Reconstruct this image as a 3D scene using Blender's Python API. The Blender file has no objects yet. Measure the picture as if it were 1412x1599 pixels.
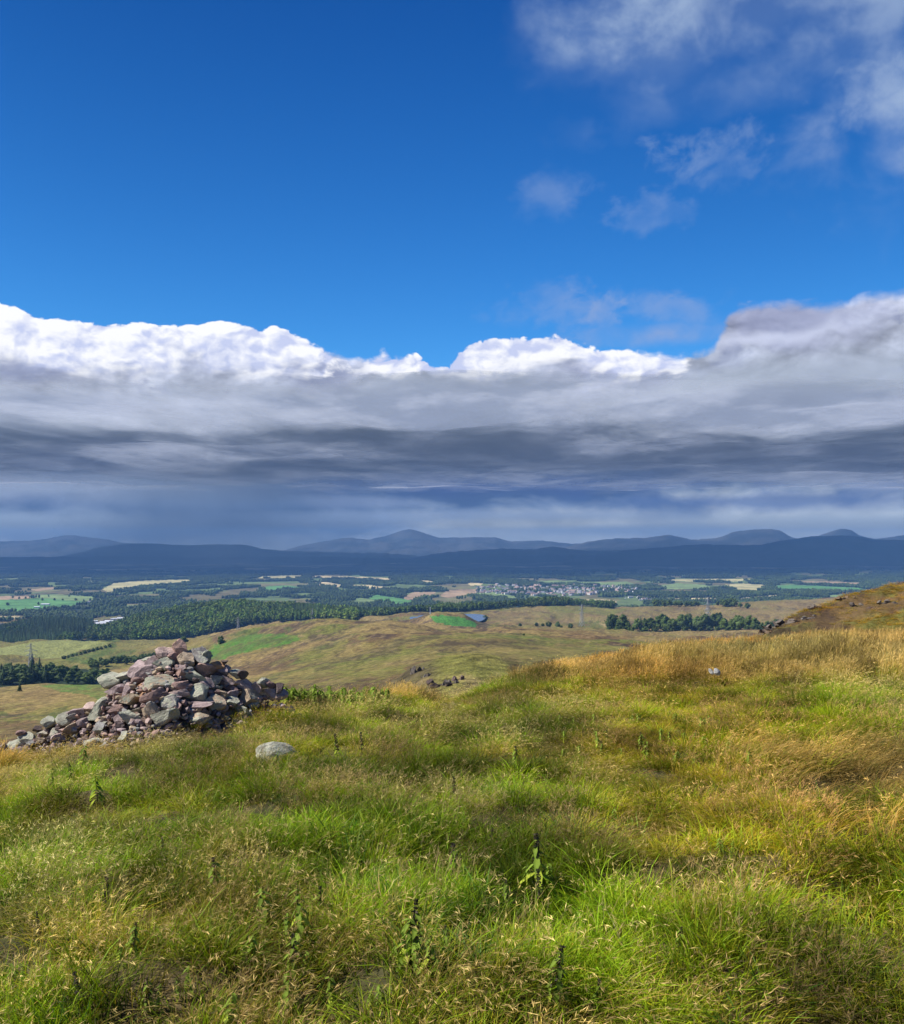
import bpy, bmesh, math, random
import numpy as np
from mathutils import Vector, Matrix, Euler

R = math.radians
rng = np.random.default_rng(7)
random.seed(7)
sc = bpy.context.scene
COL = sc.collection

# ---------------------------------------------------------------- camera, sky, sun, exposure
F = 1415.0          # focal length in pixels of the 1412 x 1599 photograph
HOR = 846.0         # the horizon's row
cam_d = bpy.data.cameras.new('camera')
cam = bpy.data.objects.new('camera', cam_d)
COL.objects.link(cam)
cam_d.sensor_fit = 'HORIZONTAL'
cam_d.sensor_width = 36.0
cam_d.lens = 36.0 * F / 1412.0
cam_d.shift_y = (HOR - 799.5) / 1412.0
cam_d.clip_start = 0.1
cam_d.clip_end = 150000.0
cam.location = (0, 0, 0)
cam.rotation_euler = (R(90), 0, 0)
sc.camera = cam

SUN_EL, SUN_AZ = R(47), R(276)      # azimuth clockwise from the view direction: sun to the left
sun_d = bpy.data.lights.new('sun', 'SUN')
sun_d.energy = 4.8
sun_d.angle = R(0.53)
sun_d.color = (1.0, 0.955, 0.89)
sun = bpy.data.objects.new('sun', sun_d)
COL.objects.link(sun)
SDIR = Vector((math.sin(SUN_AZ) * math.cos(SUN_EL), math.cos(SUN_AZ) * math.cos(SUN_EL), math.sin(SUN_EL)))
sun.rotation_euler = SDIR.to_track_quat('Z', 'Y').to_euler()

sc.view_settings.view_transform = 'Standard'
sc.view_settings.look = 'None'
EXPO = 0.75
sc.view_settings.exposure = EXPO
sc.view_settings.gamma = 1.0
sc.view_settings.use_curve_mapping = False
sc.render.engine = 'CYCLES'
cy = sc.cycles
cy.max_bounces = 6
cy.diffuse_bounces = 3
cy.glossy_bounces = 2
cy.transmission_bounces = 4
cy.transparent_max_bounces = 8
cy.volume_bounces = 0
cy.caustics_reflective = False
cy.caustics_refractive = False
cy.use_adaptive_sampling = True
cy.adaptive_threshold = 0.01
cy.use_denoising = True
cy.denoiser = 'OPENIMAGEDENOISE'
cy.denoising_input_passes = 'RGB_ALBEDO_NORMAL'


class NB:
    """tiny helper that builds shader node expressions"""
    def __init__(s, tree):
        s.t = tree
        s.n = tree.nodes
        s.l = tree.links

    def new(s, typ, **kw):
        nd = s.n.new(typ)
        for k, v in kw.items():
            setattr(nd, k, v)
        return nd

    def put(s, sock, v):
        if isinstance(v, bpy.types.NodeSocket):
            s.l.new(v, sock)
        elif isinstance(v, (tuple, list)) and sock.type == 'RGBA' and len(v) == 3:
            sock.default_value = (*v, 1.0)
        else:
            sock.default_value = v

    def m(s, op, a, b=0.0, c=0.0, clamp=False):
        nd = s.new('ShaderNodeMath', operation=op, use_clamp=clamp)
        s.put(nd.inputs[0], a)
        s.put(nd.inputs[1], b)
        if op in ('MULTIPLY_ADD', 'COMPARE', 'WRAP', 'SMOOTH_MIN', 'SMOOTH_MAX'):
            s.put(nd.inputs[2], c)
        return nd.outputs[0]

    def add(s, a, b): return s.m('ADD', a, b)
    def sub(s, a, b): return s.m('SUBTRACT', a, b)
    def mul(s, a, b): return s.m('MULTIPLY', a, b)
    def mad(s, a, b, c): return s.m('MULTIPLY_ADD', a, b, c)
    def clamp(s, a): return s.m('ADD', a, 0.0, clamp=True)

    def sstep(s, lo, hi, x, a=0.0, b=1.0, kind='SMOOTHSTEP'):
        nd = s.new('ShaderNodeMapRange', interpolation_type=kind)
        nd.clamp = True
        s.put(nd.inputs[0], x)
        s.put(nd.inputs[1], lo)
        s.put(nd.inputs[2], hi)
        s.put(nd.inputs[3], a)
        s.put(nd.inputs[4], b)
        return nd.outputs[0]

    def vec(s, x, y, z=0.0):
        nd = s.new('ShaderNodeCombineXYZ')
        s.put(nd.inputs[0], x); s.put(nd.inputs[1], y); s.put(nd.inputs[2], z)
        return nd.outputs[0]

    def noise(s, v, scale, detail=4.0, rough=0.5, lac=2.0, dist=0.0, col=False, kind=None):
        nd = s.new('ShaderNodeTexNoise')
        nd.noise_dimensions = '3D'
        if kind:
            nd.noise_type = kind
        s.put(nd.inputs['Vector'], v)
        nd.inputs['Scale'].default_value = scale
        nd.inputs['Detail'].default_value = detail
        nd.inputs['Roughness'].default_value = rough
        nd.inputs['Lacunarity'].default_value = lac
        nd.inputs['Distortion'].default_value = dist
        return nd.outputs['Color' if col else 'Fac']

    def mix(s, f, a, b, blend='MIX'):
        nd = s.new('ShaderNodeMix', data_type='RGBA', blend_type=blend)
        s.put(nd.inputs[0], f)
        s.put(nd.inputs[6], a)
        s.put(nd.inputs[7], b)
        return nd.outputs[2]

    def ramp(s, f, pts, interp='LINEAR'):
        nd = s.new('ShaderNodeValToRGB')
        cr = nd.color_ramp
        cr.interpolation = interp
        while len(cr.elements) < len(pts):
            cr.elements.new(0.5)
        for e, (p, c) in zip(cr.elements, pts):
            e.position = p
            e.color = (*c, 1.0) if len(c) == 3 else c
        s.put(nd.inputs[0], f)
        return nd.outputs[0]

    def curve(s, f, pts):
        """f in 0..1 -> value in 0..1 through pts"""
        nd = s.new('ShaderNodeFloatCurve')
        c = nd.mapping.curves[0]
        while len(c.points) < len(pts):
            c.points.new(0.5, 0.5)
        for p, (x, y) in zip(c.points, pts):
            p.location = (x, y)
            p.handle_type = 'AUTO'
        nd.mapping.update()
        s.put(nd.inputs['Value'], f)
        return nd.outputs[0]


def lin(r, g, b):
    """sRGB 0-255 -> linear"""
    return tuple(((c / 255.0) / 12.92 if c <= 10 else (((c / 255.0) + 0.055) / 1.055) ** 2.4) for c in (r, g, b))


def px_az(px):      # column -> azimuth in sky units
    return 1415.0 * math.atan((px - 706.0) / 1415.0)


def px_el(px, py):  # row -> elevation in sky units
    a = math.atan((px - 706.0) / 1415.0)
    return 1415.0 * math.atan((846.0 - py) / 1415.0 * math.cos(a))


SKY_STRENGTH = 0.1
world = bpy.data.worlds.new('World')
sc.world = world
world.use_nodes = True
wt = world.node_tree
wt.nodes.clear()
W = NB(wt)
geo = W.new('ShaderNodeTexCoord').outputs['Generated']
sep = W.new('ShaderNodeSeparateXYZ')
W.put(sep.inputs[0], geo)
dx, dy, dz = sep.outputs
sky = W.new('ShaderNodeTexSky', sky_type='NISHITA')
sky.sun_disc = False
sky.sun_elevation = SUN_EL
sky.sun_rotation = SUN_AZ
sky.altitude = 300
sky.air_density = 1.0
sky.dust_density = 0.25
sky.ozone_density = 3.0
hs = W.new('ShaderNodeHueSaturation')
hs.inputs['Hue'].default_value = 0.503
hs.inputs['Saturation'].default_value = 1.26
hs.inputs['Value'].default_value = 0.90
W.put(hs.inputs['Color'], sky.outputs[0])
A = W.mul(W.m('ARCTAN2', dx, dy), 1415.0)
E = W.mul(W.m('ARCSINE', dz), 1415.0)
Ep = W.m('MAXIMUM', E, 0.0)
# the sky's blue deepens a little faster with height than the model has it
deep = W.sstep(-50.0, 1050.0, E, 1.16, 0.72, 'LINEAR')
skyc = W.new('ShaderNodeVectorMath', operation='MULTIPLY')
W.put(skyc.inputs[0], hs.outputs[0])
W.put(skyc.inputs[1], W.vec(W.mul(W.mul(deep, deep), 0.82), deep, W.m('POWER', deep, 0.6)))
ef = W.sstep(250.0, 850.0, E, kind='LINEAR')
tintc = W.mix(ef, (0.56, 1.10, 1.46), (0.16, 0.63, 1.02))
skyd = W.new('ShaderNodeVectorMath', operation='MULTIPLY')
W.put(skyd.inputs[0], skyc.outputs[0])
W.put(skyd.inputs[1], tintc)
lev = W.new('ShaderNodeVectorMath', operation='SCALE')
W.put(lev.inputs[0], skyd.outputs[0])
W.put(lev.inputs['Scale'], W.sstep(-700.0, 300.0, A, 1.0, 1.27))
skycol = lev.outputs[0]

# --- the cloud bank: its top edge as a function of azimuth
top = [(-700, 470), (-300, 500), (-120, 440), (0, 462), (60, 484), (150, 494), (250, 500), (350, 497), (400, 508), (460, 514), (500, 534), (560, 546),
       (600, 546), (650, 553), (692, 566), (720, 540), (760, 523), (830, 520), (880, 522), (915, 537), (980, 541),
       (1060, 545), (1105, 535), (1130, 500), (1170, 466), (1220, 462), (1300, 458), (1340, 446), (1412, 436), (1500, 400), (1800, 350), (2200, 420)]
A0, A1 = -1500.0, 1500.0
E0, E1 = 150.0, 600.0
fA = W.sstep(A0, A1, A, kind='LINEAR')
tp = [((px_az(x) - A0) / (A1 - A0), (px_el(x, y) - E0) / (E1 - E0)) for x, y in top]
tp = [(0.0, 0.42)] + [t for t in tp if 0.0 < t[0] < 1.0] + [(1.0, 0.42)]
T = W.mad(W.curve(fA, tp), E1 - E0, E0)
# slow swell of the bank outside the frame
out = W.sstep(900.0, 1500.0, W.m('ABSOLUTE', A))
T = W.add(T, W.mul(out, W.mul(W.sub(W.noise(geo, 1.3, 2), 0.5), 240.0)))

P1 = W.vec(A, W.mul(E, 1.5), 3.0)
warp = W.new('ShaderNodeVectorMath', operation='MULTIPLY_ADD')
wn = W.noise(P1, 1 / 90.0, 3, 0.55, col=True)
W.put(warp.inputs[0], wn)
warp.inputs[1].default_value = (46, 34, 0)
W.put(warp.inputs[2], P1)
PW = warp.outputs[0]
def shifted(v, x, y):
    nd = W.new('ShaderNodeVectorMath', operation='ADD')
    W.put(nd.inputs[0], v)
    nd.inputs[1].default_value = (x, y, 0)
    return nd.outputs[0]

bil = W.noise(PW, 1 / 95.0, 6, 0.5)           # billows
bil_l = W.noise(shifted(PW, -11, 20), 1 / 95.0, 6, 0.5)
big = W.noise(P1, 1 / 210.0, 4, 0.5)
fine = W.noise(PW, 1 / 17.0, 5, 0.6)
def puff(v):                                    # rounded heads with creases between them
    a = W.m('ABSOLUTE', W.mad(W.noise(v, 1 / 58.0, 1, 0.5), 2.0, -1.0))
    b2 = W.m('ABSOLUTE', W.mad(W.noise(v, 1 / 24.0, 3, 0.55), 2.0, -1.0))
    return W.add(W.mul(a, 1.0), W.mul(b2, 0.55))
pf = puff(PW)
pf_l = puff(shifted(PW, -5, 9))
relief = W.add(W.mul(W.sub(bil, bil_l), 0.8), W.mul(W.sub(pf, pf_l), 0.22))       # >0 on the side that faces the sun
edge = W.add(W.sub(T, E), W.add(W.mul(W.sub(bil, 0.5), 26.0), W.mul(W.sub(pf, 0.45), 20.0)))
soft = W.curve(fA, [(0.0, .3), ((px_az(440) - A0) / 3000, .05), ((px_az(560) - A0) / 3000, .16), ((px_az(640) - A0) / 3000, .06), ((px_az(900) - A0) / 3000, .06), ((px_az(1000) - A0) / 3000, .14), ((px_az(1180) - A0) / 3000, .3), (1, .5)])
bank = W.sstep(0.0, W.mad(soft, 60.0, 1.0), edge)
# white rim thickness
rim_t = W.curve(fA, [(0, .3), ((px_az(-200) - A0) / 3000, .75), ((px_az(0) - A0) / 3000, .80), ((px_az(300) - A0) / 3000, .66), ((px_az(480) - A0) / 3000, .38),
                     ((px_az(560) - A0) / 3000, .06), ((px_az(610) - A0) / 3000, .22), ((px_az(690) - A0) / 3000, .16), ((px_az(740) - A0) / 3000, .54), ((px_az(900) - A0) / 3000, .50),
                     ((px_az(1050) - A0) / 3000, .26), ((px_az(1120) - A0) / 3000, .02), ((px_az(1412) - A0) / 3000, .0), (1, .1)])
rt = W.mul(rim_t, 100.0)
rim_pos = W.add(edge, W.mul(W.sub(W.noise(W.vec(A, W.mul(E, 2.6), 21.0), 1 / 110.0, 5, 0.52, dist=0.5), 0.5), -150.0))
rim_pos = W.add(rim_pos, W.mul(relief, -60.0))
rim = W.sub(1.0, W.sstep(W.mul(rt, 0.5), W.add(W.mul(rt, 1.35), 5.0), rim_pos))
rim = W.mul(rim, W.sstep(0.0, 0.12, rim_t))
# second lit crest inside the right hand part of the bank
c2 = W.sub(E, W.mad(W.sub(big, 0.5), 60.0, W.sstep(px_az(1050), px_az(1412), A, px_el(1050, 552), px_el(1412, 490), 'LINEAR')))
crest2 = W.mul(W.sub(1.0, W.sstep(0.0, 22.0, W.m('ABSOLUTE', W.add(c2, W.mul(W.sub(bil, .5), 60.0))))),
               W.mul(W.sstep(px_az(1080), px_az(1160), A), W.sub(1.0, W.sstep(px_az(1260), px_az(1400), A))))
# body
Pf = W.vec(A, W.mul(Ep, 2.0), 11.0)
sheet = W.noise(Pf, 1 / 210.0, 7, 0.58, dist=0.5)
sheet2 = W.noise(W.vec(A, W.mul(Ep, 6.0), 5.0), 1 / 330.0, 5, 0.5)
tilt = W.mul(A, -0.045)
lowmask = W.sub(1.0, W.sstep(140.0, 260.0, E))
he = W.add(E, W.add(tilt, W.add(W.mul(W.sub(sheet, 0.5), 150.0), W.mul(W.sub(bil, 0.5), 50.0))))
he = W.add(he, W.mul(lowmask, W.mul(W.sub(sheet2, 0.5), 70.0)))
hf = W.sstep(-60.0, 420.0, he, kind='LINEAR')
def hp(v): return (v + 60.0) / 480.0
body = W.ramp(hf, [(hp(-40), lin(206, 218, 228)), (hp(0), lin(206, 216, 224)), (hp(26), lin(184, 194, 206)), (hp(46), lin(126, 142, 168)), (hp(66), lin(70, 90, 128)),
                   (hp(98), lin(66, 82, 120)), (hp(124), lin(90, 104, 134)), (hp(150), lin(120, 130, 150)), (hp(182), lin(140, 148, 160)), (hp(216), lin(158, 166, 180)),
                   (hp(250), lin(188, 195, 214)), (hp(295), lin(206, 212, 234)), (hp(345), lin(204, 209, 234)), (hp(400), lin(172, 180, 206))])
soft_l = W.noise(shifted(Pf, -16, 44), 1 / 150.0, 5, 0.55, dist=0.5)
soft_0 = W.noise(Pf, 1 / 150.0, 5, 0.55, dist=0.5)
k = W.add(1.0, W.mul(relief, W.sstep(130.0, 300.0, E, 0.4, 1.9)))
k = W.add(k, W.mul(W.sub(soft_0, soft_l), W.sstep(60.0, 150.0, E, 0.9, 1.8)))
def bigpuff(v):
    a = W.m('ABSOLUTE', W.mad(W.noise(v, 1 / 150.0, 1, 0.5), 2.0, -1.0))
    b2 = W.m('ABSOLUTE', W.mad(W.noise(v, 1 / 64.0, 4, 0.55), 2.0, -1.0))
    return W.add(a, W.mul(b2, 0.6))
k = W.add(k, W.mul(W.sub(bigpuff(PW), bigpuff(shifted(PW, -10, 20))), W.sstep(90.0, 220.0, E, 0.1, 0.42)))
k = W.mul(k, W.add(0.93, W.mul(W.sub(fine, 0.5), W.sstep(150.0, 300.0, E, 0.0, 0.22))))
kv = W.new('ShaderNodeVectorMath', operation='SCALE')
W.put(kv.inputs[0], body)
W.put(kv.inputs['Scale'], W.m('MAXIMUM', k, 0.3))
body = kv.outputs[0]
# grey ragged scud drifting in front of the upper bank
scud_n = W.noise(shifted(PW, 500, 90), 1 / 80.0, 7, 0.62)
scud = W.mul(W.sstep(0.53, 0.68, scud_n), W.mul(W.sstep(170.0, 230.0, E), W.sub(1.0, W.sstep(5.0, -30.0, W.sub(edge, 35.0)))))
body = W.mix(W.mul(scud, 0.75), body, W.mix(W.clamp(W.mul(W.add(relief, 0.08), 5.0)), lin(122, 130, 164), lin(178, 186, 214)))
def blob(px, py, rx, ry, nz=0.6, nsrc=None):
    ax, ey = px_az(px), px_el(px, py)
    u = W.mul(W.sub(A, ax), 1.0 / rx)
    v = W.mul(W.sub(E, ey), 1.0 / ry)
    d = W.m('SQRT', W.add(W.mul(u, u), W.mul(v, v)))
    d = W.add(d, W.mul(W.sub(nsrc if nsrc is not None else sheet, 0.5), -2.0 * nz))
    return W.sub(1.0, W.sstep(0.2, 1.25, d))
# brighter gaps low in the bank
for (bx, by, rx, ry, c, a) in ((30, 758, 330, 34, lin(156, 168, 190), .9), (0, 818, 260, 24, lin(172, 188, 208), .9), (1270, 741, 105, 22, lin(160, 170, 194), .95),
                               (1390, 752, 90, 18, lin(140, 152, 182), .7), (560, 783, 120, 13, lin(136, 150, 180), .7), (820, 806, 360, 13, lin(150, 166, 192), .8), (560, 814, 190, 16, lin(150, 168, 198), .7),
                               (1320, 816, 260, 15, lin(180, 194, 210), .95), (980, 828, 260, 12, lin(160, 178, 204), .8),
                               (690, 640, 170, 40, lin(180, 188, 210), .6), (1220, 600, 330, 50, lin(184, 194, 212), .7), (900, 600, 120, 26, lin(188, 194, 216), .5)):
    body = W.mix(W.mul(blob(bx, by, rx, ry, 1.0), a), body, c)
# dark bellies
for (bx, by, rx, ry, c, a) in ((120, 700, 360, 26, lin(72, 86, 128), .75), (800, 756, 380, 26, lin(64, 84, 134), .8), (1200, 782, 330, 16, lin(70, 92, 144), .75), (40, 570, 90, 26, lin(142, 150, 180), .8),
                               (500, 582, 70, 36, lin(136, 144, 176), .8), (960, 580, 110, 30, lin(146, 152, 184), .7), (1240, 505, 130, 40, lin(146, 152, 186), .7)):
    body = W.mix(W.mul(blob(bx, by, rx, ry, 1.0, bil), a), body, c)
# falling rain below the bank
rx_ = W.mul(W.sub(A, px_az(330)), 1 / 150.0)
rmask = W.mul(W.m('POWER', 2.718, W.mul(W.mul(rx_, rx_), -1.0)), W.mul(W.sub(1.0, W.sstep(70.0, 150.0, E)), W.sstep(-30, 10, E)))
rstreak = W.noise(W.vec(W.add(A, W.mul(E, 0.25)), W.mul(E, 0.05), 0.0), 1 / 26.0, 3, 0.5)
body = W.mix(W.mul(rmask, W.add(0.30, W.mul(rstreak, 0.6))), body, lin(132, 152, 182))
whitec = W.mix(W.clamp(W.mul(W.add(relief, 0.075), 8.0)), lin(206, 214, 246), (1.05, 1.05, 1.07))
bankc = W.mix(W.clamp(rim), body, whitec)
bankc = W.mix(W.mul(crest2, 0.75), bankc, lin(216, 222, 246))

# --- loose wisps above
PWs = W.vec(A, W.mul(E, 1.25), 40.0)
wisp_n = W.noise(PWs, 1 / 130.0, 5, 0.5, dist=0.3)
wisp_f = W.noise(PWs, 1 / 95.0, 6, 0.52, dist=0.2)
wisp_s = W.noise(W.vec(W.add(A, W.mul(E, 0.5)), W.mul(W.sub(E, W.mul(A, 0.35)), 1.5), 9.0), 1 / 52.0, 6, 0.6, dist=0.3)
al = None
for (bx, by, rx, ry, a, nz) in ((985, 45, 170, 85, .62, .8), (1180, 15, 150, 60, .45, .9), (1080, 130, 210, 50, .16, 1.0), (1340, 20, 140, 90, .50, .8), (1400, 135, 80, 46, .66, .6), (1240, 95, 100, 50, .26, 1.0), (1110, 246, 72, 32, .30, 1.3),
                            (862, 298, 46, 30, .26, 1.0), (1020, 335, 48, 22, .26, 1.2), (900, 210, 40, 20, .10, 1.0), (875, 478, 66, 28, .36, 1.3),
                            (948, 494, 34, 28, .6, 1.3), (1035, 485, 62, 26, .45, 1.0), (1088, 496, 30, 20, .45, .9), (800, 490, 40, 18, .22, 1.3), (960, 522, 80, 16, .6, .9), (1060, 522, 90, 20, .7, .7),
                            (1700, 200, 300, 150, .7, 1.2), (2300, 500, 300, 160, .7, 1.2), (-700, 250, 260, 90, .4, 1.3)):
    small = rx < 90
    b = W.mul(blob(bx, by, rx * (1.25 if small else 1), ry * (1.15 if small else 1), nz * (1.3 if small else 1.0), wisp_s if small else wisp_n), a * (0.85 if small else 1.0))
    al = b if al is None else W.m('MAXIMUM', al, b)
al = W.mul(al, W.sstep(0.34, 0.64, wisp_f, 0.3, 1.15))
al = W.clamp(al)
wispc = W.mix(W.sstep(200.0, 700.0, E), lin(158, 172, 210), lin(176, 197, 224))
cl = W.new('ShaderNodeVectorMath', operation='SCALE')

above = W.mix(al, skycol, W.new('ShaderNodeRGB').outputs[0])
above_n = above.node
# wisp colour in the sky's own units (divided by the background strength)
def units(c):
    nd = W.new('ShaderNodeVectorMath', operation='SCALE')
    W.put(nd.inputs[0], c)
    nd.inputs['Scale'].default_value = 1.0 / SKY_STRENGTH
    return nd.outputs[0]
W.l.new(units(wispc), above_n.inputs[7])
full = W.mix(W.clamp(bank), above, units(bankc))
bg = W.new('ShaderNodeBackground')
bg.inputs['Strength'].default_value = SKY_STRENGTH
fs = W.new('ShaderNodeVectorMath', operation='SCALE')
W.put(fs.inputs[0], full)
fs.inputs['Scale'].default_value = 2.0 ** -EXPO      # the sky's colours above are given as they look at exposure 0
W.put(bg.inputs[0], fs.outputs[0])
wo = W.new('ShaderNodeOutputWorld')
W.l.new(bg.outputs[0], wo.inputs[0])
world.cycles.sampling_method = 'MANUAL'
world.cycles.sample_map_resolution = 1024

# ---------------------------------------------------------------- naming helpers
def tag(o, label=None, cat=None, group=None, kind=None):
    if label: o['label'] = label
    if cat: o['category'] = cat
    if group: o['group'] = group
    if kind: o['kind'] = kind
    return o


def link(o, parent=None):
    COL.objects.link(o)
    if parent is not None:
        o.parent = parent
    return o


def mesh_np(name, verts, faces, mat=None, smooth=True, cols=None, mats=None, matidx=None):
    """verts Nx3, faces: MxK int array (K = 3 or 4) -> mesh"""
    me = bpy.data.meshes.new(name)
    verts = np.asarray(verts, dtype=np.float32)
    faces = np.asarray(faces, dtype=np.int32)
    nf, kk = faces.shape
    me.vertices.add(len(verts))
    me.vertices.foreach_set('co', verts.ravel())
    me.loops.add(nf * kk)
    me.loops.foreach_set('vertex_index', faces.ravel())
    me.polygons.add(nf)
    me.polygons.foreach_set('loop_start', np.arange(0, nf * kk, kk, dtype=np.int32))
    me.polygons.foreach_set('loop_total', np.full(nf, kk, dtype=np.int32))
    me.polygons.foreach_set('use_smooth', np.full(nf, smooth, dtype=bool))
    if matidx is not None:
        me.polygons.foreach_set('material_index', np.asarray(matidx, dtype=np.int32))
    me.update(calc_edges=True)
    if cols is not None:
        at = me.color_attributes.new('col', 'FLOAT_COLOR', 'POINT')
        c4 = np.ones((len(verts), 4), dtype=np.float32)
        c4[:, :cols.shape[1]] = cols
        at.data.foreach_set('color', c4.ravel())
    if mat is not None:
        me.materials.append(mat)
    for m_ in (mats or []):
        me.materials.append(m_)
    return me


def new_mat(name):
    m_ = bpy.data.materials.new(name)
    m_.use_nodes = True
    m_.node_tree.nodes.clear()
    return m_, NB(m_.node_tree)


def finish(m_, b, col, rough=0.8, spec=0.3, bump=None, bstr=0.3, bdist=0.02, trans=None):
    p = b.new('ShaderNodeBsdfPrincipled')
    b.put(p.inputs['Base Color'], col)
    b.put(p.inputs['Roughness'], rough)
    b.put(p.inputs['Specular IOR Level'], spec)
    if bump is not None:
        bn = b.new('ShaderNodeBump')
        bn.inputs['Strength'].default_value = bstr
        bn.inputs['Distance'].default_value = bdist
        b.put(bn.inputs['Height'], bump)
        b.l.new(bn.outputs[0], p.inputs['Normal'])
    o = b.new('ShaderNodeOutputMaterial')
    out_ = p.outputs[0]
    if trans is not None:
        tr = b.new('ShaderNodeBsdfTranslucent')
        b.put(tr.inputs[0], trans[0])
        mx = b.new('ShaderNodeMixShader')
        mx.inputs[0].default_value = trans[1]
        b.l.new(out_, mx.inputs[1])
        b.l.new(tr.outputs[0], mx.inputs[2])
        out_ = mx.outputs[0]
    b.l.new(out_, o.inputs[0])
    return m_


# ---------------------------------------------------------------- numpy noise
_perm = rng.permutation(4096).astype(np.int64)
_val = rng.random(4096)


def vnoise(x, y, seed=0):
    xi = np.floor(x).astype(np.int64); yi = np.floor(y).astype(np.int64)
    fx = x - xi; fy = y - yi
    fx = fx * fx * fx * (fx * (fx * 6 - 15) + 10); fy = fy * fy * fy * (fy * (fy * 6 - 15) + 10)
    def h(a, b):
        return _val[(_perm[(a + seed * 131) & 4095] + b * 7 + seed * 17) & 4095]
    v00 = h(xi, yi); v10 = h(xi + 1, yi); v01 = h(xi, yi + 1); v11 = h(xi + 1, yi + 1)
    return (v00 * (1 - fx) + v10 * fx) * (1 - fy) + (v01 * (1 - fx) + v11 * fx) * fy


def fbm(x, y, octs=4, seed=0, gain=0.5):
    s = 0.0; a = 1.0; tot = 0.0
    c, sn = math.cos(0.65), math.sin(0.65)
    for i in range(octs):
        s = s + a * vnoise(x, y, seed + i * 5)
        tot += a
        a *= gain
        x, y = (x * c - y * sn) * 2.03 + 13.7, (x * sn + y * c) * 2.03 + 7.1
    return s / tot


def pchip(xk, yk, x):
    """monotone cubic through (xk, yk), vectorised; flat beyond the ends"""
    xk = np.asarray(xk, float); yk = np.asarray(yk, float)
    h = np.diff(xk); d = np.diff(yk) / h
    m_ = np.zeros(len(xk))
    for i in range(1, len(xk) - 1):
        if d[i - 1] * d[i] > 0:
            w1 = 2 * h[i] + h[i - 1]; w2 = h[i] + 2 * h[i - 1]
            m_[i] = (w1 + w2) / (w1 / d[i - 1] + w2 / d[i])
    m_[0] = d[0]; m_[-1] = d[-1]
    x = np.clip(x, xk[0], xk[-1])
    i = np.clip(np.searchsorted(xk, x) - 1, 0, len(h) - 1)
    t = (x - xk[i]) / h[i]
    return ((2 * t**3 - 3 * t**2 + 1) * yk[i] + (t**3 - 2 * t**2 + t) * h[i] * m_[i]
            + (-2 * t**3 + 3 * t**2) * yk[i + 1] + (t**3 - t**2) * h[i] * m_[i + 1])


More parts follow.
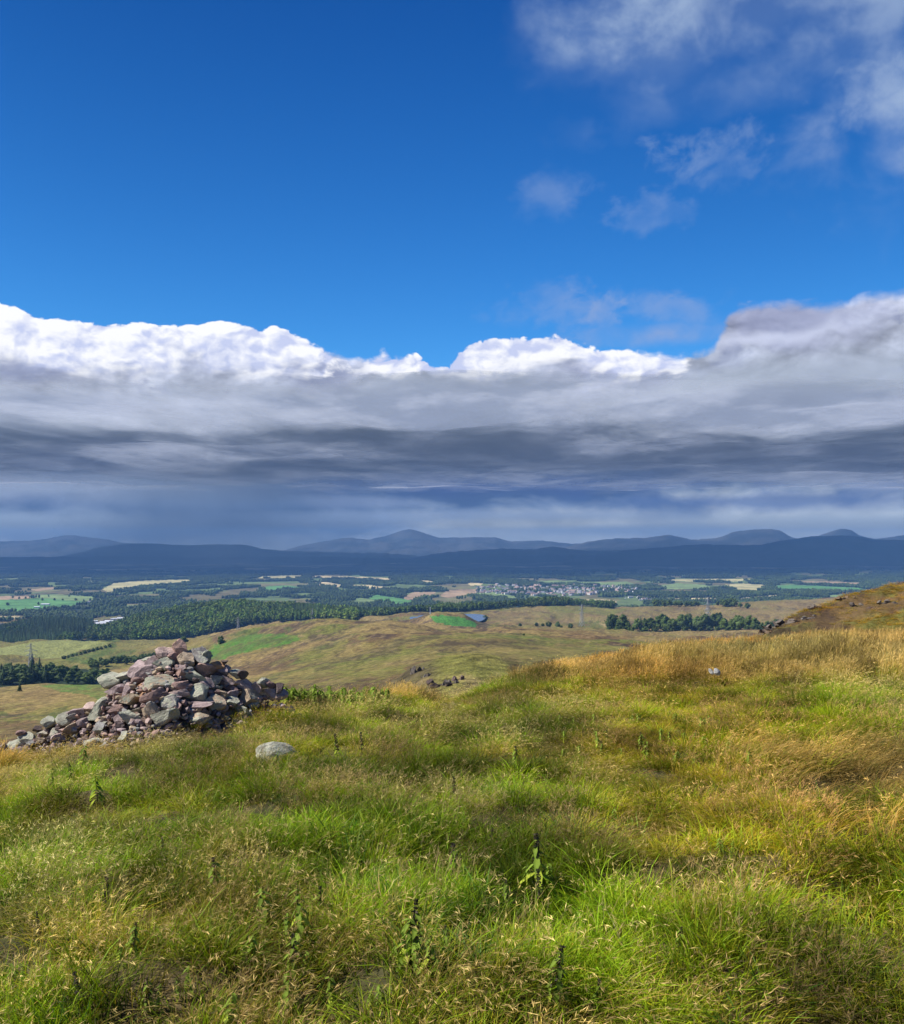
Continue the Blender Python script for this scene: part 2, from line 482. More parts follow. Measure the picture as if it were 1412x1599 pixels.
# ---------------------------------------------------------------- the lie of the land
# each ring: (distance ahead in metres, 'z' heights or 'p' photograph rows, {photograph column: value})
NX = [-500, 0, 150, 300, 450, 600, 700, 800, 950, 1100, 1250, 1412, 1900]
def ZR(*v): return dict(zip(NX, v))
RINGS = [
    (-60, 'z', ZR(*([-14] * 13))),
    (-20, 'z', ZR(-5, -4.2, -4, -3.8, -3.6, -3.4, -3.2, -3, -3, -3, -3, -3, -3)),
    (-6, 'z', ZR(-2.2, -2.0, -1.95, -1.9, -1.9, -1.85, -1.8, -1.8, -1.8, -1.75, -1.7, -1.7, -1.6)),
    (0, 'z', ZR(-1.85, -1.68, -1.66, -1.64, -1.63, -1.63, -1.63, -1.63, -1.62, -1.6, -1.58, -1.56, -1.5)),
    (3, 'z', ZR(-2.0, -1.68, -1.66, -1.64, -1.62, -1.62, -1.62, -1.62, -1.6, -1.58, -1.55, -1.52, -1.4)),
    (6, 'z', ZR(-2.6, -1.93, -1.86, -1.79, -1.73, -1.70, -1.70, -1.70, -1.67, -1.63, -1.60, -1.57, -1.4)),
    (9, 'z', ZR(-3.6, -2.35, -2.16, -2.04, -1.90, -1.88, -1.90, -1.86, -1.80, -1.74, -1.68, -1.64, -1.4)),
    (12, 'z', ZR(-5, -3.4, -3.05, -2.65, -2.15, -2.16, -2.24, -2.06, -1.94, -1.86, -1.78, -1.72, -1.4)),
    (15, 'z', ZR(-7, -5.2, -4.7, -4.1, -3.3, -2.85, -2.72, -2.38, -2.18, -2.04, -1.94, -1.86, -1.5)),
    (20, 'z', ZR(-11, -9, -8.5, -7.6, -6.4, -5.2, -4.6, -3.6, -2.85, -2.60, -2.48, -2.35, -1.9)),
    (28, 'z', ZR(-17, -15, -14.5, -13, -12, -10.5, -9.5, -7.5, -4.7, -3.75, -3.50, -3.25, -2.6)),
    (38, 'z', {-500: -24, 0: -22, 300: -20, 450: -19, 600: -17, 700: -16, 800: -14, 950: -10, 1100: -5.9, 1160: -5.0, 1200: -4.6, 1250: -4.5, 1330: -4.4, 1412: -4.1, 1900: -2.6}),
    (50, 'z', {-500: -31, 0: -28, 300: -26, 450: -25, 600: -23, 700: -22, 800: -20, 950: -16, 1100: -9.5, 1160: -6.1, 1200: -4.95, 1250: -4.2, 1300: -4.0, 1350: -3.8, 1412: -3.5, 1900: -2.0}),
    (62, 'z', {-500: -37, 0: -34, 300: -32, 450: -31, 600: -29, 700: -28, 800: -26, 950: -22, 1100: -17, 1200: -9.5, 1250: -6.0, 1300: -4.2, 1350: -3.6, 1412: -3.15, 1500: -2.6, 1900: -1.2}),
    (85, 'z', {-500: -44, 0: -40, 300: -38, 450: -37, 600: -35, 700: -34, 800: -32, 950: -29, 1100: -26, 1250: -19, 1350: -13, 1412: -9, 1500: -6, 1900: -3}),
    (120, 'p', {-500: 1450, 0: 1300, 300: 1260, 450: 1210, 600: 1160, 700: 1130, 800: 1120, 950: 1115, 1100: 1110, 1250: 1095, 1412: 1060, 1900: 1000}),
    (180, 'p', {-500: 1300, 0: 1200, 300: 1160, 450: 1118, 560: 1084, 620: 1060, 650: 1042, 700: 1029, 740: 1025, 800: 1032, 870: 1046, 950: 1062, 1100: 1080, 1412: 1040, 1900: 1000}),
    (230, 'p', {-500: 1250, 0: 1178, 300: 1143, 450: 1100, 600: 1070, 700: 1055, 800: 1052, 950: 1060, 1100: 1070, 1412: 1030, 1900: 1000}),
    (300, 'p', {-500: 1200, 0: 1152, 150: 1138, 300: 1118, 450: 1084, 600: 1055, 700: 1043, 800: 1037, 950: 1042, 1100: 1055, 1412: 1020, 1900: 990}),
    (430, 'p', {-500: 1140, 0: 1110, 150: 1102, 300: 1088, 450: 1060, 600: 1034, 700: 1019, 800: 1017, 950: 1022, 1100: 1035, 1412: 1010, 1900: 985}),
    (620, 'p', {-500: 1090, 0: 1072, 90: 1066, 180: 1069, 300: 1064, 450: 1037, 600: 1012, 700: 1001, 800: 1002, 950: 1006, 1100: 1012, 1412: 1000, 1900: 980}),
    (800, 'p', {-500: 1090, 0: 1094, 150: 1092, 200: 1080, 300: 1052, 450: 1013, 600: 988, 700: 990, 800: 991, 950: 999, 1100: 1002, 1412: 992, 1900: 975}),
    (1000, 'p', {-500: 1070, 0: 1068, 150: 1062, 200: 1052, 300: 1030, 400: 999, 450: 986, 500: 971, 600: 966, 640: 971, 700: 981, 800: 982, 860: 986, 950: 993, 1100: 998, 1412: 986, 1900: 970}),
    (1250, 'p', {-500: 1050, 0: 1043, 150: 1042, 200: 1039, 300: 1012, 350: 988, 400: 978, 450: 973, 500: 980, 600: 992, 700: 997, 800: 989, 950: 989, 1100: 993, 1412: 982, 1900: 965}),
    (1600, 'p', {-500: 1030, 0: 1020, 100: 1015, 200: 1012, 300: 1003, 400: 996, 500: 990, 600: 978, 640: 970, 680: 961, 720: 965, 740: 973, 760: 979, 800: 982, 950: 984, 1100: 988, 1250: 980, 1412: 970, 1900: 955}),
    (1900, 'p', {-500: 1015, 0: 1003, 150: 1002, 300: 1001, 450: 992, 600: 977, 700: 977, 760: 977, 800: 973, 950: 975, 1100: 979, 1250: 968, 1412: 958, 1900: 950}),
    (2200, 'p', {-500: 1010, 0: 1008, 150: 1004, 300: 994, 450: 976, 600: 966, 650: 960, 700: 959, 760: 959, 800: 960, 950: 965, 1100: 967, 1412: 950, 1900: 945}),
    (2600, 'p', {-500: 1000, 0: 988, 60: 976, 100: 975, 140: 981, 165: 985, 190: 981, 230: 970, 300: 956, 360: 949, 450: 952, 560: 961, 640: 958, 700: 954, 800: 948, 870: 945, 950: 949, 1100: 947, 1250: 938, 1412: 930, 1900: 930}),
    (3200, 'p', {-500: 985, 0: 979, 150: 977, 300: 964, 450: 965, 560: 963, 640: 956, 700: 953, 800: 955, 950: 956, 1250: 950, 1412: 945, 1900: 945}),
    (4200, 'z', {-500: -300, 700: -300, 1100: -296, 1900: -290}),
    (6000, 'z', {-500: -300, 700: -302, 1100: -296, 1900: -290}),
    (9000, 'z', {-500: -302, 600: -300, 1100: -280, 1900: -270}),
    (14000, 'z', {-500: -302, 600: -300, 1100: -270, 1900: -260}),
    (22000, 'z', {-500: -300, 1900: -280}),
    (90000, 'z', {-500: -300, 1900: -300}),
]
PXS = np.linspace(-600, 2000, 521)
RD = np.array([r[0] for r in RINGS], float)
ZT = np.zeros((len(RINGS), len(PXS)))
for i_, (d_, k_, t_) in enumerate(RINGS):
    xs_ = sorted(t_); v_ = pchip(xs_, [t_[x] for x in xs_], PXS)
    ZT[i_] = v_ if k_ == 'z' else (HOR - v_) / F * d_
hh = np.diff(RD)[:, None]
DD = np.diff(ZT, axis=0) / hh
SL = np.zeros_like(ZT)
w1 = 2 * hh[1:] + hh[:-1]; w2 = hh[1:] + 2 * hh[:-1]
same = DD[:-1] * DD[1:] > 0
with np.errstate(divide='ignore', invalid='ignore'):
    hm = (w1 + w2) / (w1 / DD[:-1] + w2 / DD[1:])
SL[1:-1] = np.where(same, hm, 0.0)
SL[0] = DD[0]; SL[-1] = DD[-1]


def sst(a, b, x):
    t = np.clip((x - a) / (b - a), 0, 1)
    return t * t * (3 - 2 * t)


def height(x, y, detail=True):
    x = np.asarray(x, float); y = np.asarray(y, float)
    ys = np.maximum(y, 2.5)
    px = np.clip(706 + F * x / ys, -600, 1999.9)
    j = (px + 600) / 5.0
    j0 = np.floor(j).astype(int); jf = j - j0
    yc = np.clip(y, RD[0], RD[-1] - 1)
    i = np.clip(np.searchsorted(RD, yc, side='right') - 1, 0, len(RD) - 2)
    h = RD[i + 1] - RD[i]; t = (yc - RD[i]) / h
    def bil_(Tb, ii): return Tb[ii, j0] * (1 - jf) + Tb[ii, j0 + 1] * jf
    z = ((2 * t**3 - 3 * t**2 + 1) * bil_(ZT, i) + (t**3 - 2 * t**2 + t) * h * bil_(SL, i)
         + (-2 * t**3 + 3 * t**2) * bil_(ZT, i + 1) + (t**3 - t**2) * h * bil_(SL, i + 1))
    if detail:
        near = 1 - sst(60, 140, y)
        # tussocks on the hill top
        z = z + near * ((fbm(x / 0.55, y / 0.55, 3, 3) - 0.5) * 0.24 + (fbm(x / 2.6, y / 2.6, 2, 9) - 0.5) * 0.12 * sst(1.5, 6, y))
        # broken ground on the rocky mound to the right
        md = sst(1150, 1220, px) * sst(34, 40, y) * (1 - sst(75, 100, y))
        rdg = 1 - np.abs(2 * fbm(x / 5.0, y / 6.0, 4, 21) - 1)
        z = z + md * (rdg - 0.75) * 1.2
        mid = sst(80, 200, y) * (1 - sst(3600, 4600, y))
        mx_ = sst(2200, 2800, y)
        mid = mid * (1 - 0.85 * sst(620, 680, px) * sst(800, 760, px) * sst(1650, 1850, y) * sst(2500, 2250, y))
        amp = np.minimum(y, 1700) * 0.0065 * (1 - 0.5 * mx_)
        z = z + mid * ((fbm(x / 95.0, y / 120.0, 4, 31) - 0.5) * amp * 2.1 + (fbm(x / 26.0, y / 34.0, 4, 37) - 0.5) * amp * 0.65)
        far = sst(3800, 5000, y)
        z = z + far * (fbm(x / 900.0, y / 1500.0, 4, 41) - 0.5) * 34 * sst(4500, 8000, y)
    return z


def hz(x, y):
    return float(height(np.array([x]), np.array([y]))[0])


def inpoly(px, py, poly):
    """even-odd test, vectorised"""
    res = np.zeros(px.shape, bool)
    n = len(poly)
    for i in range(n):
        x1, y1 = poly[i]; x2, y2 = poly[(i + 1) % n]
        if y1 == y2: continue
        c = ((y1 > py) != (y2 > py)) & (px < (x2 - x1) * (py - y1) / (y2 - y1) + x1)
        res ^= c
    return res


# columns of a fan whose apex lies 14 m behind the camera, denser where the photograph looks
OFF = 14.0
cu = np.concatenate([np.linspace(-1.5, -0.60, 46)[:-1], np.linspace(-0.60, 0.60, 760), np.linspace(0.60, 1.5, 46)[1:]])
ry = np.concatenate([np.linspace(-12, 2, 24)[:-1], np.geomspace(2 + 4, 34 + 4, 120)[:-1] - 4, np.geomspace(34, 110, 70)[:-1], np.geomspace(110, 420, 90)[:-1],
                     np.geomspace(420, 1300, 110)[:-1], np.geomspace(1300, 3200, 130)[:-1], np.geomspace(3200, 12000, 150)[:-1], np.geomspace(12000, 24000, 30)])
GX = cu[None, :] * (ry[:, None] + OFF)
GY = np.repeat(ry[:, None], len(cu), axis=1)
GZ = height(GX, GY)
YS = np.maximum(GY, 2.5)
GPX = 706 + F * GX / YS
GPY = HOR - F * GZ / YS

# the two small lakes are level
LAKES = [([(737, 958), (757, 961), (756, 970), (735, 971), (712, 964), (722, 959)], 1850, 2700), ([(648, 962), (690, 958), (700, 961), (680, 966), (650, 967)], 1500, 3000)]
WATER_Z = -172.0
rows_nf, cols_nf = GX.shape

# ---- ground colours (the real colour of each kind of cover)
C_TAN = np.array([0.235, 0.172, 0.060]); C_OLIVE = np.array([0.125, 0.118, 0.028]); C_GREEN = np.array([0.062, 0.110, 0.020])
C_BROWN = np.array([0.120, 0.074, 0.034]); C_HEATH = np.array([0.050, 0.033, 0.024]); C_STRAW = np.array([0.30, 0.215, 0.10]); C_ROCK = np.array([0.22, 0.20, 0.18])
C_WOOD = np.array([0.020, 0.034, 0.014])
GC = np.zeros(GX.shape + (3,))


def lay(mask, c):
    global GC
    m3 = np.clip(mask, 0, 1)[..., None]
    GC = GC * (1 - m3) + np.asarray(c) * m3


n1 = fbm(GX / 60.0, GY / 110.0, 5, 71, 0.6)
n2 = fbm(GX / 19.0, GY / 45.0, 4, 81, 0.6)
n3 = fbm(GX / 160.0, GY / 300.0, 4, 91, 0.55)
n4 = fbm(GX / 6.0, GY / 14.0, 3, 95, 0.6)


def soft_poly(poly, d0, d1, jitter=3.0, scale=7.0, seed=0, dx=0.0):
    """a patch of ground cover that has this outline on the hillside between two distances"""
    jx = (fbm(GPX / scale, GPY / (scale * 0.5), 3, 51 + seed) - 0.5) * 2 * jitter * 1.6
    jy = (fbm(GPX / scale + 9, GPY / (scale * 0.5), 3, 61 + seed) - 0.5) * 2 * jitter * 0.6
    m = (inpoly(GPX + jx, GPY + jy, poly) & (GY >= d0) & (GY <= d1)).astype(float)
    if jitter < 1.5: return m
    return m * (0.62 + 0.38 * sst(0.40, 0.56, n4)) * (0.55 + 0.45 * sst(0.36, 0.52, n2))


lay(np.ones(GX.shape), C_TAN * 0.9)
lay(sst(0.46, 0.60, n1) * 0.85, C_OLIVE)
lay(sst(0.54, 0.66, n3) * 0.6, C_OLIVE * np.array([0.95, 1.1, 0.9]))
lay(sst(0.60, 0.70, n2) * 0.45 * sst(.45, .6, n3), C_GREEN * 1.1)
lay(sst(0.53, 0.59, fbm(GX / 45.0 + 5, GY / 90.0, 5, 101, 0.65)) * 0.8, C_BROWN)
lay(sst(0.57, 0.62, fbm(GX / 30.0 + 50, GY / 70.0, 5, 111, 0.68)) * 0.75, C_HEATH)
lay(sst(0.58, 0.63, fbm(GX / 12.0 + 90, GY / 20.0, 4, 115, 0.6)) * 0.45 * (GY < 1100), C_HEATH)
# heather and bare peat on the steeper faces, sheep cropped green in the hollows
gsl = np.abs(np.gradient(GZ, axis=1) / np.maximum(np.gradient(GX, axis=1), 1e-6))
lay(sst(0.16, 0.34, gsl) * 0.55 * (GY > 100) * (GY < 1500), C_HEATH * 1.2)
lay(sst(0.60, 0.72, n4) * 0.35, C_STRAW)
# nearer moor in the middle of the view
lay(soft_poly([(560, 1000), (700, 988), (860, 996), (960, 1012), (900, 1035), (760, 1022), (640, 1030), (540, 1050), (480, 1070), (420, 1060)], 250, 900, 14, 40, 1) * 0.45, C_OLIVE * 1.05)
lay(soft_poly([(660, 1010), (690, 1003), (735, 1001), (760, 1006), (720, 1012), (690, 1018)], 300, 800, 8, 14, 2) * 0.75, C_HEATH)
lay(soft_poly([(800, 975), (900, 972), (975, 980), (1180, 990), (1000, 998), (880, 990)], 900, 1900, 4, 20, 4) * 0.5, C_TAN * 0.9)
lay(soft_poly([(420, 1070), (520, 1052), (640, 1052), (640, 1080), (560, 1082), (440, 1090)], 180, 520, 14, 22, 3) * 0.55, C_BROWN)
lay(soft_poly([(400, 1085), (470, 1075), (600, 1080), (690, 1085), (700, 1110), (380, 1110)], 120, 400, 10, 22, 5) * 0.6, C_BROWN * 1.15)
# brown slope at the far left under the hillock
lay(soft_poly([(-300, 1122), (60, 1126), (130, 1118), (170, 1150), (100, 1190), (-300, 1210)], 150, 520, 5, 16, 6) * 0.85, C_BROWN * 1.1)
lay(soft_poly([(-300, 1070), (60, 1066), (180, 1066), (230, 1090), (150, 1112), (-300, 1125)], 380, 700, 2, 16, 7) * 0.8, C_TAN * 1.05)
lay(soft_poly([(60, 1070), (110, 1066), (160, 1067), (200, 1068), (220, 1100), (160, 1096), (130, 1084), (90, 1080)], 380, 700, 4, 16, 8) * 0.95, C_GREEN * 1.4)
lay(soft_poly([(85, 1108), (105, 1102), (108, 1112), (90, 1120), (75, 1122)], 300, 560, 4, 8, 9) * 0.8, C_GREEN)
lay(soft_poly([(-40, 1112), (10, 1110), (14, 1116), (-40, 1122)], 300, 560, 3, 8, 10) * 0.8, C_GREEN)
# bracken on the hillside behind the cairn
lay(soft_poly([(320, 1030), (330, 1008), (352, 1000), (372, 995), (400, 990), (436, 989), (465, 993), (466, 1000), (440, 1008), (400, 1014), (370, 1022), (345, 1030)], 700, 1700, 2.5, 9, 11) * 0.95, C_GREEN * np.array([.95, 1.35, .9]))
lay(soft_poly([(350, 992), (380, 984), (405, 984), (400, 992), (370, 1000)], 900, 1900, 3, 9, 12) * 0.7, C_GREEN)
lay(soft_poly([(440, 981), (452, 978), (462, 980), (448, 986)], 900, 1900, 3, 9, 13) * 0.6, C_GREEN)
lay(soft_poly([(0, 1040), (120, 1035), (160, 1052), (200, 1050), (240, 1036), (330, 1030), (330, 1060), (0, 1066)], 700, 1100, 1.5, 9, 14) * 0.6, C_GREEN * 0.8)
lay(soft_poly([(190, 1050), (300, 1036), (330, 1040), (220, 1054)], 700, 1100, 1.5, 9, 14) * 0.8, C_TAN)
# valley sides on the left
lay(soft_poly([(-400, 1000), (0, 998), (200, 996), (330, 990), (340, 1030), (0, 1062), (-400, 1070)], 1100, 2250, 2, 30, 15) * 0.75, C_OLIVE * np.array([1.15, 1.2, 1.0]))
lay(soft_poly([(120, 1000), (175, 1003), (160, 1012), (110, 1020), (100, 1030), (140, 1040), (180, 1030), (240, 1008), (250, 1000)], 1100, 2250, 3, 12, 16) * 0.8, C_GREEN * 0.9)
lay(soft_poly([(180, 1003), (260, 996), (320, 993), (330, 1005), (250, 1015), (190, 1016)], 1100, 2250, 4, 16, 17) * 0.6, C_TAN * .95)
# plateau on the right
lay(soft_poly([(760, 962), (800, 948), (950, 945), (1250, 935), (1420, 930), (1420, 972), (1200, 982), (960, 972), (860, 976), (780, 972)], 1700, 3000, 3, 30, 18) * 0.75, C_TAN * np.array([0.80, 0.82, 0.95]))
lay(soft_poly([(850, 948), (905, 946), (985, 950), (960, 962), (900, 958), (860, 956)], 1700, 3000, 5, 24, 19) * 0.8, C_OLIVE * np.array([1.1, 1.25, 1.1]))
lay(soft_poly([(900, 972), (930, 969), (955, 976), (940, 982), (905, 979)], 1400, 2500, 3, 10, 20) * 0.7, C_GREEN * 0.8)
lay(soft_poly([(760, 976), (900, 974), (960, 984), (1180, 986), (1230, 978), (1230, 992), (960, 992), (820, 984)], 1400, 2100, 3, 20, 21) * 0.5, C_OLIVE)
lay(soft_poly([(935, 974), (950, 974), (962, 982), (956, 984)], 1400, 2500, 2, 8, 22) * 0.8, C_STRAW * 1.2)
# woodland floor
wood_polys = [
    ([(-500, 985), (0, 983), (60, 962), (110, 962), (150, 968), (150, 992), (120, 1002), (60, 1008), (0, 1014), (-500, 1030)], 2200, 2850),
    ([(134, 1000), (140, 985), (165, 985), (230, 958), (300, 942), (360, 936), (450, 941), (560, 956), (560, 972), (500, 968), (450, 969), (400, 974), (360, 982), (300, 996), (250, 1001), (180, 1003)], 2000, 3300),
    ([(540, 957), (640, 950), (760, 944), (870, 938), (960, 938), (960, 951), (900, 945), (800, 948), (700, 958), (640, 964), (560, 966)], 2300, 3400),
    ([(-400, 1040), (0, 1036), (60, 1034), (110, 1040), (170, 1052), (170, 1072), (60, 1080), (-400, 1090)], 760, 1230),
]
for wp, a_, b_ in wood_polys:
    lay(soft_poly(wp, a_, b_, 1, 9, 23), C_WOOD)
# the wide valley: dark woods broken by fields
fv = sst(3300, 4000, GY)
cell = fbm(GX / 210.0, GY / 330.0, 3, 121, 0.5)
lay(fv, C_WOOD * np.array([1.1, 1.05, 1.1]))
lay(fv * sst(0.575, 0.62, cell) * 0.8, np.array([0.12, 0.165, 0.05]))
lay(fv * sst(0.62, 0.66, fbm(GX / 260.0 + 70, GY / 420.0, 3, 131, 0.5)) * 0.7, np.array([0.16, 0.13, 0.055]))
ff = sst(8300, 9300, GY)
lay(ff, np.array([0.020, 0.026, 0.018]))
strip = fbm(GX / 700.0, GY / 900.0, 4, 141, 0.6)
lay(ff * sst(0.56, 0.62, strip) * 0.30, np.array([0.12, 0.11, 0.06]))
lay(ff * sst(0.66, 0.69, fbm(GX / 420.0 + 33, GY / 700.0, 3, 151, 0.5)) * 0.55, np.array([0.28, 0.24, 0.13]))
# grass poor ground under the sward, darkened to paint shade into the gaps
ht = 1 - sst(70, 110, GY)
lay(ht, np.array([0.045, 0.042, 0.016]))
lay(ht * sst(0.45, 0.62, fbm(GX / 0.9, GY / 0.9, 4, 161)) * 0.6, np.array([0.10, 0.070, 0.035]))
mm = ht * sst(1120, 1190, GPX) * sst(33, 38, GY)
lay(mm, C_OLIVE * 0.9)
lay(mm * sst(0.45, 0.58, fbm(GX / 3.0, GY / 5.0, 5, 171, 0.6)) * 0.9, C_BROWN * 0.9)
lay(mm * sst(0.55, 0.64, fbm(GX / 2.2 + 9, GY / 4.0, 5, 181, 0.6)) * 0.8, C_HEATH * 0.8)
lay(mm * soft_poly([(1175, 985), (1230, 975), (1300, 958), (1310, 970), (1270, 985), (1250, 995), (1180, 995)], 30, 75, 4, 14, 24) * 0.85, C_HEATH * 0.75)
# trodden path that leads over the edge
pd = np.abs(GPX - (700 - (GY - 13) * 1.2 + 6 * np.sin(GY))) * GY / F
lay((GY > 11.5) * (GY < 17) * (1 - sst(0.15, 0.42, pd)) * 0.9, np.array([0.30, 0.23, 0.14]))

# fields: (colour, min distance, max distance, outline on the photograph)
YEL = (0.37, 0.33, 0.15); GRN = (0.085, 0.20, 0.055); PGR = (0.16, 0.22, 0.075); TNF = (0.30, 0.21, 0.12); STR = (0.44, 0.36, 0.19)
FIELDS = [
    (YEL, 'pale yellow barley field', 3500, 9500, [(160, 920), (176, 911), (205, 908), (250, 906), (296, 905), (300, 909), (270, 912), (235, 914), (205, 919), (178, 923), (168, 924)]),
    (TNF, 'thin pale stubble field', 3500, 9500, [(45, 921), (90, 916), (96, 918), (60, 923)]),
    (GRN, 'broad green pasture beside the farm shed', 3300, 6500, [(-300, 940), (0, 937), (70, 934), (136, 940), (110, 946), (80, 950), (40, 954), (0, 956), (-300, 960)]),
    (PGR, 'pale green field behind the farm shed', 3300, 7500, [(45, 929), (90, 928), (148, 932), (150, 937), (110, 939), (60, 934)]),
    (TNF, 'tan field at the edge of the green pasture', 3300, 7500, [(-300, 934), (0, 931), (44, 930), (46, 934), (0, 937), (-300, 940)]),
    (STR, 'small straw coloured field by the wood', 3000, 6500, [(-200, 966), (0, 963), (28, 961), (32, 963), (16, 968), (-200, 972)]),
    (YEL, 'row of ripe fields at the foot of the dark hills', 5000, 9500, [(400, 903), (410, 900), (440, 899), (475, 898), (472, 903), (455, 903), (436, 905), (420, 902)]),
    (STR, 'long ripe barley field with wavy lower edge', 5000, 9500, [(484, 902), (492, 899), (540, 900), (600, 902), (614, 905), (610, 908), (580, 905), (540, 903)]),
    (STR, 'golden field inside the woods', 4500, 9000, [(491, 910), (510, 909), (534, 913), (530, 917), (508, 916), (498, 914)]),
    (STR, 'thin golden field beyond the green one', 4500, 9000, [(546, 913), (580, 914), (612, 918), (608, 920), (570, 918), (550, 916)]),
    (STR, 'small bright yellow field', 4500, 9500, [(655, 906), (670, 907), (684, 910), (680, 912), (660, 911)]),
    (GRN, 'green field cut out of the left woods', 4000, 8500, [(408, 918), (420, 915), (450, 914), (476, 918), (480, 922), (448, 919), (430, 924), (412, 923)]),
    (GRN, 'bright green meadow in the middle of the valley', 3600, 7500, [(574, 931), (590, 929), (640, 937), (652, 940), (640, 945), (610, 945), (596, 938), (578, 936)]),
    (PGR, 'pale green field by the bright meadow', 3600, 7500, [(548, 935), (566, 934), (584, 937), (590, 942), (560, 942)]),
    (TNF, 'bare tan field below the town', 3600, 7500, [(630, 933), (644, 925), (680, 924), (678, 931), (650, 936), (634, 937)]),
    (TNF, 'wide tan field at the town edge', 3600, 8000, [(687, 931), (700, 922), (745, 919), (742, 926), (720, 930), (700, 934)]),
    (PGR, 'pale slope under the town houses', 3600, 7500, [(742, 926), (770, 925), (800, 930), (812, 933), (790, 935), (745, 929)]),
    (STR, 'straw field behind the town', 4500, 9500, [(730, 910), (756, 911), (752, 914), (734, 914)]),
    (PGR, 'green slope beyond the town', 5000, 9500, [(822, 908), (870, 906), (900, 908), (960, 910), (930, 913), (860, 911)]),
    (PGR, 'rounded pale green field', 4500, 9500, [(934, 914), (950, 909), (978, 908), (996, 914), (960, 916)]),
    (PGR, 'long pale hillside field', 4500, 9500, [(1020, 915), (1060, 911), (1100, 913), (1120, 919), (1040, 920)]),
    (YEL, 'faint yellow field under the hills', 5000, 9800, [(1030, 907), (1060, 904), (1180, 904), (1150, 908), (1080, 908)]),
    (YEL, 'pale field with hedges beyond the wood', 4500, 9500, [(1130, 913), (1160, 911), (1200, 914), (1190, 922), (1150, 920)]),
    (GRN, 'bright green field behind the rocky mound', 4000, 9500, [(1205, 915), (1240, 913), (1340, 918), (1360, 922), (1280, 923), (1215, 922)]),
    (TNF, 'pale tan strip under the dark hills', 5000, 9800, [(1230, 908), (1300, 908), (1360, 911), (1330, 914), (1260, 911)]),
    (STR, 'narrow ripe strip in front of the wood', 3100, 7500, [(1150, 935), (1180, 932), (1218, 929), (1216, 933), (1180, 936), (1150, 938)]),
    (STR, 'long thin ripe strip below the white house', 3100, 7500, [(1010, 937), (1060, 934), (1120, 934), (1118, 936), (1060, 937), (1030, 939)]),
    (PGR, 'small pale green field by the mound', 3100, 7500, [(1294, 930), (1320, 927), (1318, 934), (1294, 936)]),
    (STR, 'narrow yellow strip behind the pine belt', 3100, 7500, [(910, 936), (950, 936), (965, 940), (950, 942), (925, 938)]),
    ((0.055, 0.165, 0.030), 'rich green field on the rise before the lake', 1250, 1900, [(672, 963), (690, 961), (715, 963), (730, 967), (746, 975), (742, 979), (705, 977), (680, 971), (676, 967)]),
    ((0.19, 0.20, 0.06), 'mown hayfield behind the left hedge', 1500, 2250, [(-300, 1006), (0, 1012), (40, 1004), (80, 1000), (130, 1000), (176, 1003), (160, 1010), (130, 1014), (96, 1026), (60, 1030), (0, 1030), (-300, 1040)]),
]
cellsPX = 0.25 * (GPX[:-1, :-1] + GPX[1:, :-1] + GPX[:-1, 1:] + GPX[1:, 1:])
cellsPY = 0.25 * (GPY[:-1, :-1] + GPY[1:, :-1] + GPY[:-1, 1:] + GPY[1:, 1:])
cellsY = 0.5 * (GY[:-1, :-1] + GY[1:, :-1])
CLS = np.zeros(cellsY.shape, int)            # 0 hill top, 1 moor, 2 valley, 10+ fields, 90+ lakes
CLS[cellsY > 95] = 1
CLS[cellsY > 3300] = 2
jx = (fbm(cellsPX / 6.0, cellsPY / 3.0, 2, 201) - .5) * 3.0
jy = (fbm(cellsPX / 6.0, cellsPY / 3.0, 2, 211) - .5) * 1.2
for k_, (c_, lab_, a_, b_, poly_) in enumerate(FIELDS):
    mk = inpoly(cellsPX + jx, cellsPY + jy, poly_) & (cellsY > a_) & (cellsY < b_)
    CLS[mk & (CLS < 10)] = 10 + k_
FIELD_MASK = CLS >= 10

# ---- materials of the land
def ground_mat(name, tex, rough=0.9, bump=0.25, bdist=0.05, contrast=0.35):
    m_, b = new_mat(name)
    at = b.new('ShaderNodeAttribute', attribute_name='col')
    pos = b.new('ShaderNodeNewGeometry').outputs['Position']
    n = b.noise(pos, tex, 6, 0.62)
    nn = b.noise(pos, tex * 5.3, 4, 0.6)
    f = b.add(b.sstep(0.3, 0.7, n, 1 - contrast, 1 + contrast), b.sstep(0.3, 0.7, nn, -contrast * 0.5, contrast * 0.5))
    nd = b.new('ShaderNodeVectorMath', operation='SCALE')
    b.put(nd.inputs[0], at.outputs[0])
    b.put(nd.inputs['Scale'], f)
    return finish(m_, b, nd.outputs[0], rough, 0.1, b.add(n, b.mul(nn, 0.4)), bump, bdist)


M_TOP = ground_mat('hilltop_soil', 6.0, bump=0.6, bdist=0.05)
M_MOOR = ground_mat('moor_grass', 0.30, bump=0.8, bdist=1.6, contrast=0.5)
M_VAL = ground_mat('valley_floor', 0.012, bump=0.3, bdist=6.0, contrast=0.35)


def sub_mesh(name, mask, mat, colour=None, lift=None):
    ii, jj = np.nonzero(mask)
    if len(ii) == 0:
        return None
    a = ii * cols_nf + jj
    quads = np.stack([a, a + 1, a + cols_nf + 1, a + cols_nf], axis=1)
    used, inv = np.unique(quads.ravel(), return_inverse=True)
    v = np.stack([GX.ravel()[used], GY.ravel()[used], GZ.ravel()[used]], axis=1)
    if lift is not None:
        v[:, 2] = lift
    c = GC.reshape(-1, 3)[used] if colour is None else np.tile(np.asarray(colour), (len(used), 1))
    return mesh_np(name, v, inv.reshape(quads.shape), mat, True, c)


